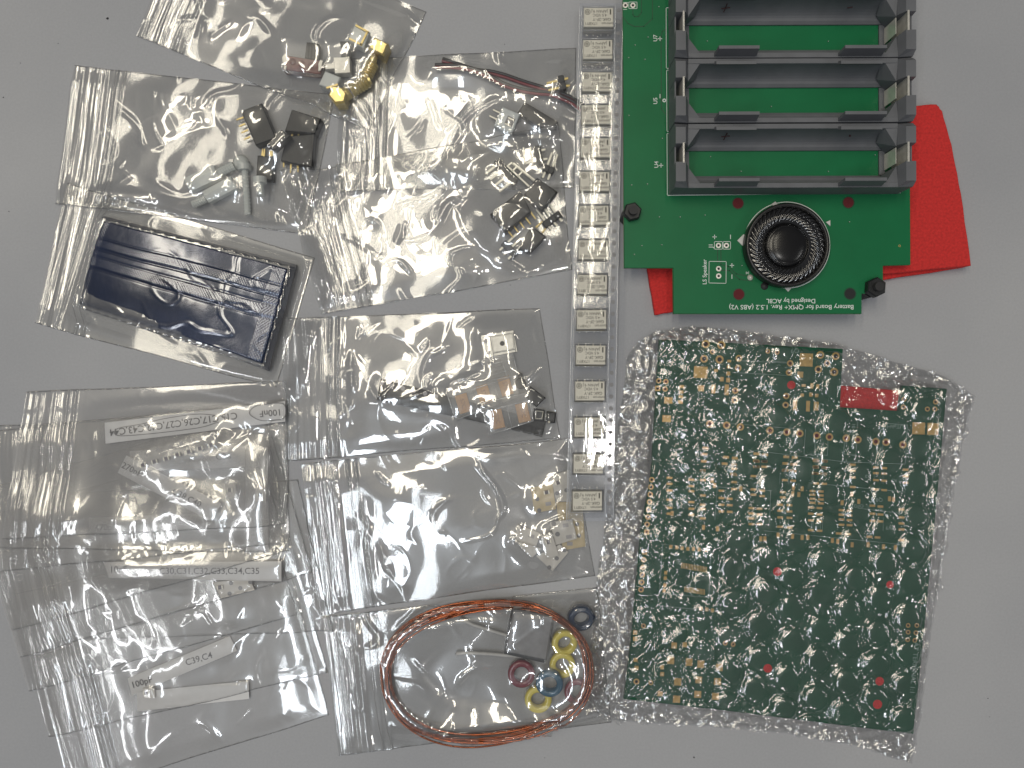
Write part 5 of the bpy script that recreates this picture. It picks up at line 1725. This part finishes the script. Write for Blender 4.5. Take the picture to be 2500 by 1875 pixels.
        if i < 99:
            part(t, 'solder_pad', m, ['gold_pad', mt or 'dark_hole'])
    o = part(t, 'small_pads', rest, ['gold_pad', 'dark_hole'])
    o['kind'] = 'stuff'
    # red seen through larger holes and the slot at the top
    for c, r in ((cF((1170, 382))[0], 20), (cF((1102, 1298))[0], 21), (cF((1655, 1362))[0], 18), (cG((1338, 1038))[0], 26), (cG((2035, 1118))[0], 26), (cG((2022, 1262))[0], 28)):
        p = P(c[0], c[1], ZP)
        f = fF if r < 24 else fG
        part(t, 'mounting_hole', MB().disc(p, r * f * k, ZP + .03, 0, 28).ring(p, r * f * k, r * f * k + .25, ZP + .03, 1, 28), ['red_foam', 'solder_mask_dark'])
    # printing
    m = MB()
    def line(pts, w_=0.13, closed=False):
        n = len(pts)
        for i in range(n if closed else n - 1):
            a, b = P(*pts[i], ZP + .02), P(*pts[(i + 1) % n], ZP + .02)
            d = (b - a).normalized(); nn = Vector((-d.y, d.x, 0)) * w_ / 2
            m.add([a + nn, a - nn, b - nn, b + nn], [(0, 1, 2, 3)])
    line(cF((1062, 265), (1150, 270))); line(cF((905, 262), (1165, 275))); line(cF((880, 320), (1150, 335)))
    for a, b in ((1240, 1290), (1295, 1355), (1435, 1495), (1595, 1625)):
        line(cF((a, 600 + (a - 1240) * .1), (a - 8, 720), (b - 8, 728), (b, 560)))
    line(cF((1635, 570), (1740, 578), (1730, 770), (1440, 760), (1440, 745))); line(cF((960, 700), (1440, 760)))
    line(cF((740, 560), (1230, 600)))
    line(cS((1000, 540), (2010, 640))); line(cS((1330, 180), (2060, 250))); line(cS((1700, 370), (2030, 410)))
    for x in (1370, 1440, 1830, 1895, 1120, 1185, 1360, 1425):
        line(cS((x, 110), (x - 3, 190)), .1)
        line(cS((x, 440), (x - 3, 540)), .1)
    for x0, y0, x1, y1 in ((230, 640, 600, 680), (240, 640, 215, 1010), (215, 1010, 590, 1040), (600, 690, 585, 1040), (190, 1100, 700, 1150), (640, 210, 1060, 240), (650, 210, 630, 460), (1050, 240, 1040, 480)):
        line(cS((x0, y0), (x1, y1)))
    part(t, 'printed_lines', m, 'silk_faint')
    rng = random.Random(3)
    for s, x, y, r_, sz in (('Q9', 1188, 213, 180, 2.2), ('R8', 1345, 345, 180, 2), ('C33', 1316, 495, -90, 2), ('T37-', 1600, 712, -90, 2), ('T37-', 1318, 690, -90, 2), ('8 (6)', 1335, 600, -90, 1.7), ('10 (6)', 1475, 600, -90, 1.7),
                            ('UUTphH', 1690, 585, 180, 1.9), ('RV9', 1655, 1083, 180, 1.8), ('R2', 1675, 850, 180, 1.6), ('C3', 1545, 830, 180, 1.5), ('O3', 1480, 975, 180, 1.6), ('OF', 1510, 975, 180, 1.6), ('Q8', 1602, 945, 180, 1.8)):
        p = P(*cF((x, y))[0], ZP)
        text_obj(t, 'lettering', s, sz, (p.x, p.y, ZP + .03), math.radians(r_), 'silk_faint')
    p = P(*cS((2125, 1570))[0], ZP)
    text_obj(t, 'lettering', 'AT TERMINAL 1:1', 2.3, (p.x, p.y, ZP + .03), math.radians(-95), 'silk_faint')
    stamp(poly_px(outl, ZP), ZP)
main_board()
mb = MB().pprism([(2040, 940), (2215, 955), (2215, 1010), (2040, 1010)], ZP - 4.2, ZP - 1.75, bev=.3)
q_ = P(2128, 980, 2)
single('foam_strip', 'red foam strip filling the notch at the upper right of the wrapped board', 'foam strip', mb, 'red_foam', (q_.x, q_.y, ZP - 4.2), 'red foam sheets')
stamp(poly_px([(2040, 940), (2215, 955), (2215, 1010), (2040, 1010)], ZP - 1.7), ZP - 1.7)


def poly_eval(pts, n):
    pts = [np.array(p, float) for p in pts]
    seg = [0]
    for i in range(len(pts) - 1):
        seg.append(seg[-1] + np.linalg.norm(pts[i + 1] - pts[i]))
    s = np.linspace(0, seg[-1], n)
    out = np.zeros((n, 2))
    for c in range(2):
        out[:, c] = np.interp(s, seg, [p[c] for p in pts])
    return out


def coons(top, right, bottom, left, nu, nv):
    T, B = poly_eval(top, nu), poly_eval(bottom, nu)
    L, R = poly_eval(left, nv), poly_eval(right, nv)
    U, V = np.meshgrid(np.linspace(0, 1, nu), np.linspace(0, 1, nv))
    out = []
    for c in range(2):
        o = (1 - V) * T[None, :, c] + V * B[None, :, c] + (1 - U) * L[:, None, c] + U * R[:, None, c]
        o -= (1 - U) * (1 - V) * T[0, c] + U * (1 - V) * T[-1, c] + (1 - U) * V * B[0, c] + U * V * B[-1, c]
        out.append(o)
    return U, V, out[0], out[1]


def wrap():
    top = [(1560, 832), (1609, 806), (1695, 792), (1850, 808), (2058, 838), (2275, 903), (2338, 922), (2398, 966)]
    right = [(2398, 966), (2376, 1060), (2348, 1200), (2318, 1400), (2293, 1546), (2266, 1749), (2244, 1880)]
    bottom = [(1436, 1762), (1495, 1774), (1742, 1789), (1940, 1806), (2110, 1838), (2244, 1880)]
    left = [(1560, 832), (1534, 880), (1521, 999), (1499, 1148), (1484, 1287), (1465, 1400), (1448, 1560), (1436, 1762)]
    nu, nv = 640, 760
    U, V, PX, PY = coons(top, right, bottom, left, nu, nv)
    z = 6.0
    k = (CAMH - z) / CAMH / PPM
    X, Y = (PX - 1250) * k, -(PY - 937.5) * k
    X = X + 0.8 * pn(X / 6, Y / 6, 401); Y = Y + 0.8 * pn(X / 6, Y / 6, 402)
    global HM
    D = drape(0.8, 2)
    base = sample(D, X, Y)
    edge = np.minimum(np.minimum(U, 1 - U) * 120, np.minimum(V, 1 - V) * 135)
    e = smooth(0, 5, edge)
    # bubbles on a slanting triangular grid
    pitch = 11.6
    an = math.radians(-4)
    Xr = X * math.cos(an) + Y * math.sin(an) + 1.2 * pn(X / 25, Y / 25, 411); Yr = -X * math.sin(an) + Y * math.cos(an) + 1.2 * pn(X / 25, Y / 25, 412)
    hrow = pitch * 0.866
    best = np.full(X.shape, 99.0); bid = np.zeros(X.shape, np.int64)
    r0 = np.floor(Xr / hrow).astype(np.int64)
    for dr in (0, 1):
        rr = r0 + dr
        for dc in (0, 1):
            offs = (rr % 2) * 0.5
            cc = np.floor(Yr / pitch - offs).astype(np.int64) + dc
            cxx = rr * hrow; cyy = (cc + offs) * pitch
            ida = _h(rr, cc, 77)
            jx = ((ida & 1023) / 1023.0 - .5) * 1.6; jy = (((ida >> 10) & 1023) / 1023.0 - .5) * 1.6
            d = np.sqrt((Xr - cxx - jx) ** 2 + (Yr - cyy - jy) ** 2)
            m = d < best
            best = np.where(m, d, best); bid = np.where(m, ida, bid)
    rad = 4.9 + 0.25 * pn(X / 4, Y / 4, 413)
    q = np.clip(best / rad, 0, 1)
    leftness = smooth(-0.02, 0.9, 1 - U * 1.75) * smooth(1.05, .9, V)
    popped = (((bid >> 20) & 255) / 255.0)
    hgt = 1.9 * (0.55 + 0.45 * popped) * (1 - 0.35 * leftness)
    bub = hgt * (0.85 * (1 - q ** 8) + 0.07 * (1 - q ** 2))
    wx = 2.2 * pn(X / 7, Y / 7, 421); wy = 2.2 * pn(X / 7, Y / 7, 422)
    def rdg(sx, sy, seed, w_):
        return np.clip(1 - np.abs(pn((X + wx) / sx, (Y + wy) / sy, seed)) * w_, 0, 1) ** 1.5
    crump = 0.16 + 1.15 * leftness + 0.6 * (1 - smooth(2, 12, edge)) + 0.35 * smooth(0.1, .5, pn(X / 20, Y / 20, 423))
    inb = smooth(1.0, 0.86, best / rad)
    Z = base * e + 1.2 * (1 - e) + 0.5 + e * bub
    def rl(sc, sd, w_, k=1.0):
        return ridge_lines((X + k * wx) / sc, (Y + k * wy) / sc, sc, sd, w_)
    fd = lambda sd, sc, lo=-0.15: smooth(lo, lo + 0.3, pn(X / sc, Y / sc, sd))
    Z += crump * (1.25 * rl(10, 431, 1.3) * fd(451, 6) + 0.62 * rl(6, 432, 0.7, 1.4) * fd(452, 5) + 0.45 * pn((X + wy) / 3.6, (Y + wx) / 3.8, 433)) * (1 - inb * (0.92 - 0.55 * leftness))
    Z += (0.03 + 0.5 * crump) * 0.6 * rl(3.2, 434, 0.33, 1.5) * fd(453, 3) * (1 - inb * (0.92 - 0.6 * leftness))
    # star creases between bubbles
    Z += 0.75 * (1 - inb) * rl(8, 435, 0.7) * fd(454, 7, 0.05) + 0.8 * rl(13, 445, 0.9) * fd(457, 6, 0.28) * (1 - 0.7 * inb)
    # rolled rim round every bubble
    Z += 0.55 * np.exp(-((best / rad - 1.03) / 0.09) ** 2) * fd(455, 4, -0.2)
    # pebbled bubble faces
    Z += inb * (0.05 * pn(X / 5.0, Y / 4.6, 437) + 0.22 * rl(10, 439, 0.8) * fd(456, 6, 0.3))
    Z += (1 - inb) * crump * 0.05 * pn(X / 1.3, Y / 1.3, 440)
    Z += 0.5 * pn(X / 14, Y / 14, 438) * e
    org = P(1900, 1330, 0); org.z = 0
    t = thing('bubble_wrap', 'crinkled clear bubble wrap folded around the large green board', 'bubble wrap', org)
    me = grid_mesh('top_sheet', X, Y, Z, 'bubble_film', org)
    at = me.attributes.new('pebble', 'FLOAT', 'POINT')
    at.data.foreach_set('value', (inb * (0.55 + 0.45 * popped)).astype(np.float32).ravel())
    o = link(bpy.data.objects.new('top_sheet', me)); o.parent = t
    Xb, Yb = X[::3, ::3], Y[::3, ::3]
    Zb = 0.25 + 0.7 * np.clip(pn(Xb / 3.5, Yb / 3.5, 441) + .4, 0, 1) + 0.5 * ridge_lines(Xb / 5, Yb / 5, 5, 442, .5)
    o = link(bpy.data.objects.new('bottom_sheet', grid_mesh('bottom_sheet', Xb, Yb, Zb, 'bubble_film', org))); o.parent = t
wrap()

# ------------------------------------------------------------------ lint and specks on the table
rng = random.Random(12)
m = MB()
for px, py, r in ((262, 45, 0.6), (142, 106, .2), (50, 154, .2), (8, 238, .3), (22, 516, .25), (478, 43, .15), (1232, 108, .2), (1246, 870 * .8, .2), (2412, 1705, .25), (2416, 1750, .15), (1694, 1849, .4), (797, 1716, .2), (172, 326, .15), (1650, 1760, .12), (1330, 1850, .15), (60, 1650, .12)):
    p = P(px, py, 0)
    n = 9
    pts = []
    for i in range(n):
        a = 6.283 * i / n
        rr = r * (0.6 + 0.6 * rng.random())
        pts.append((p.x + rr * math.cos(a), p.y + rr * .7 * math.sin(a)))
    m.prism(pts, 0.004, 0.05)
single('dust', 'dark specks of dust and lint scattered on the grey table', 'dust', m, 'lint', (0, 0, 0.0), kind='stuff')
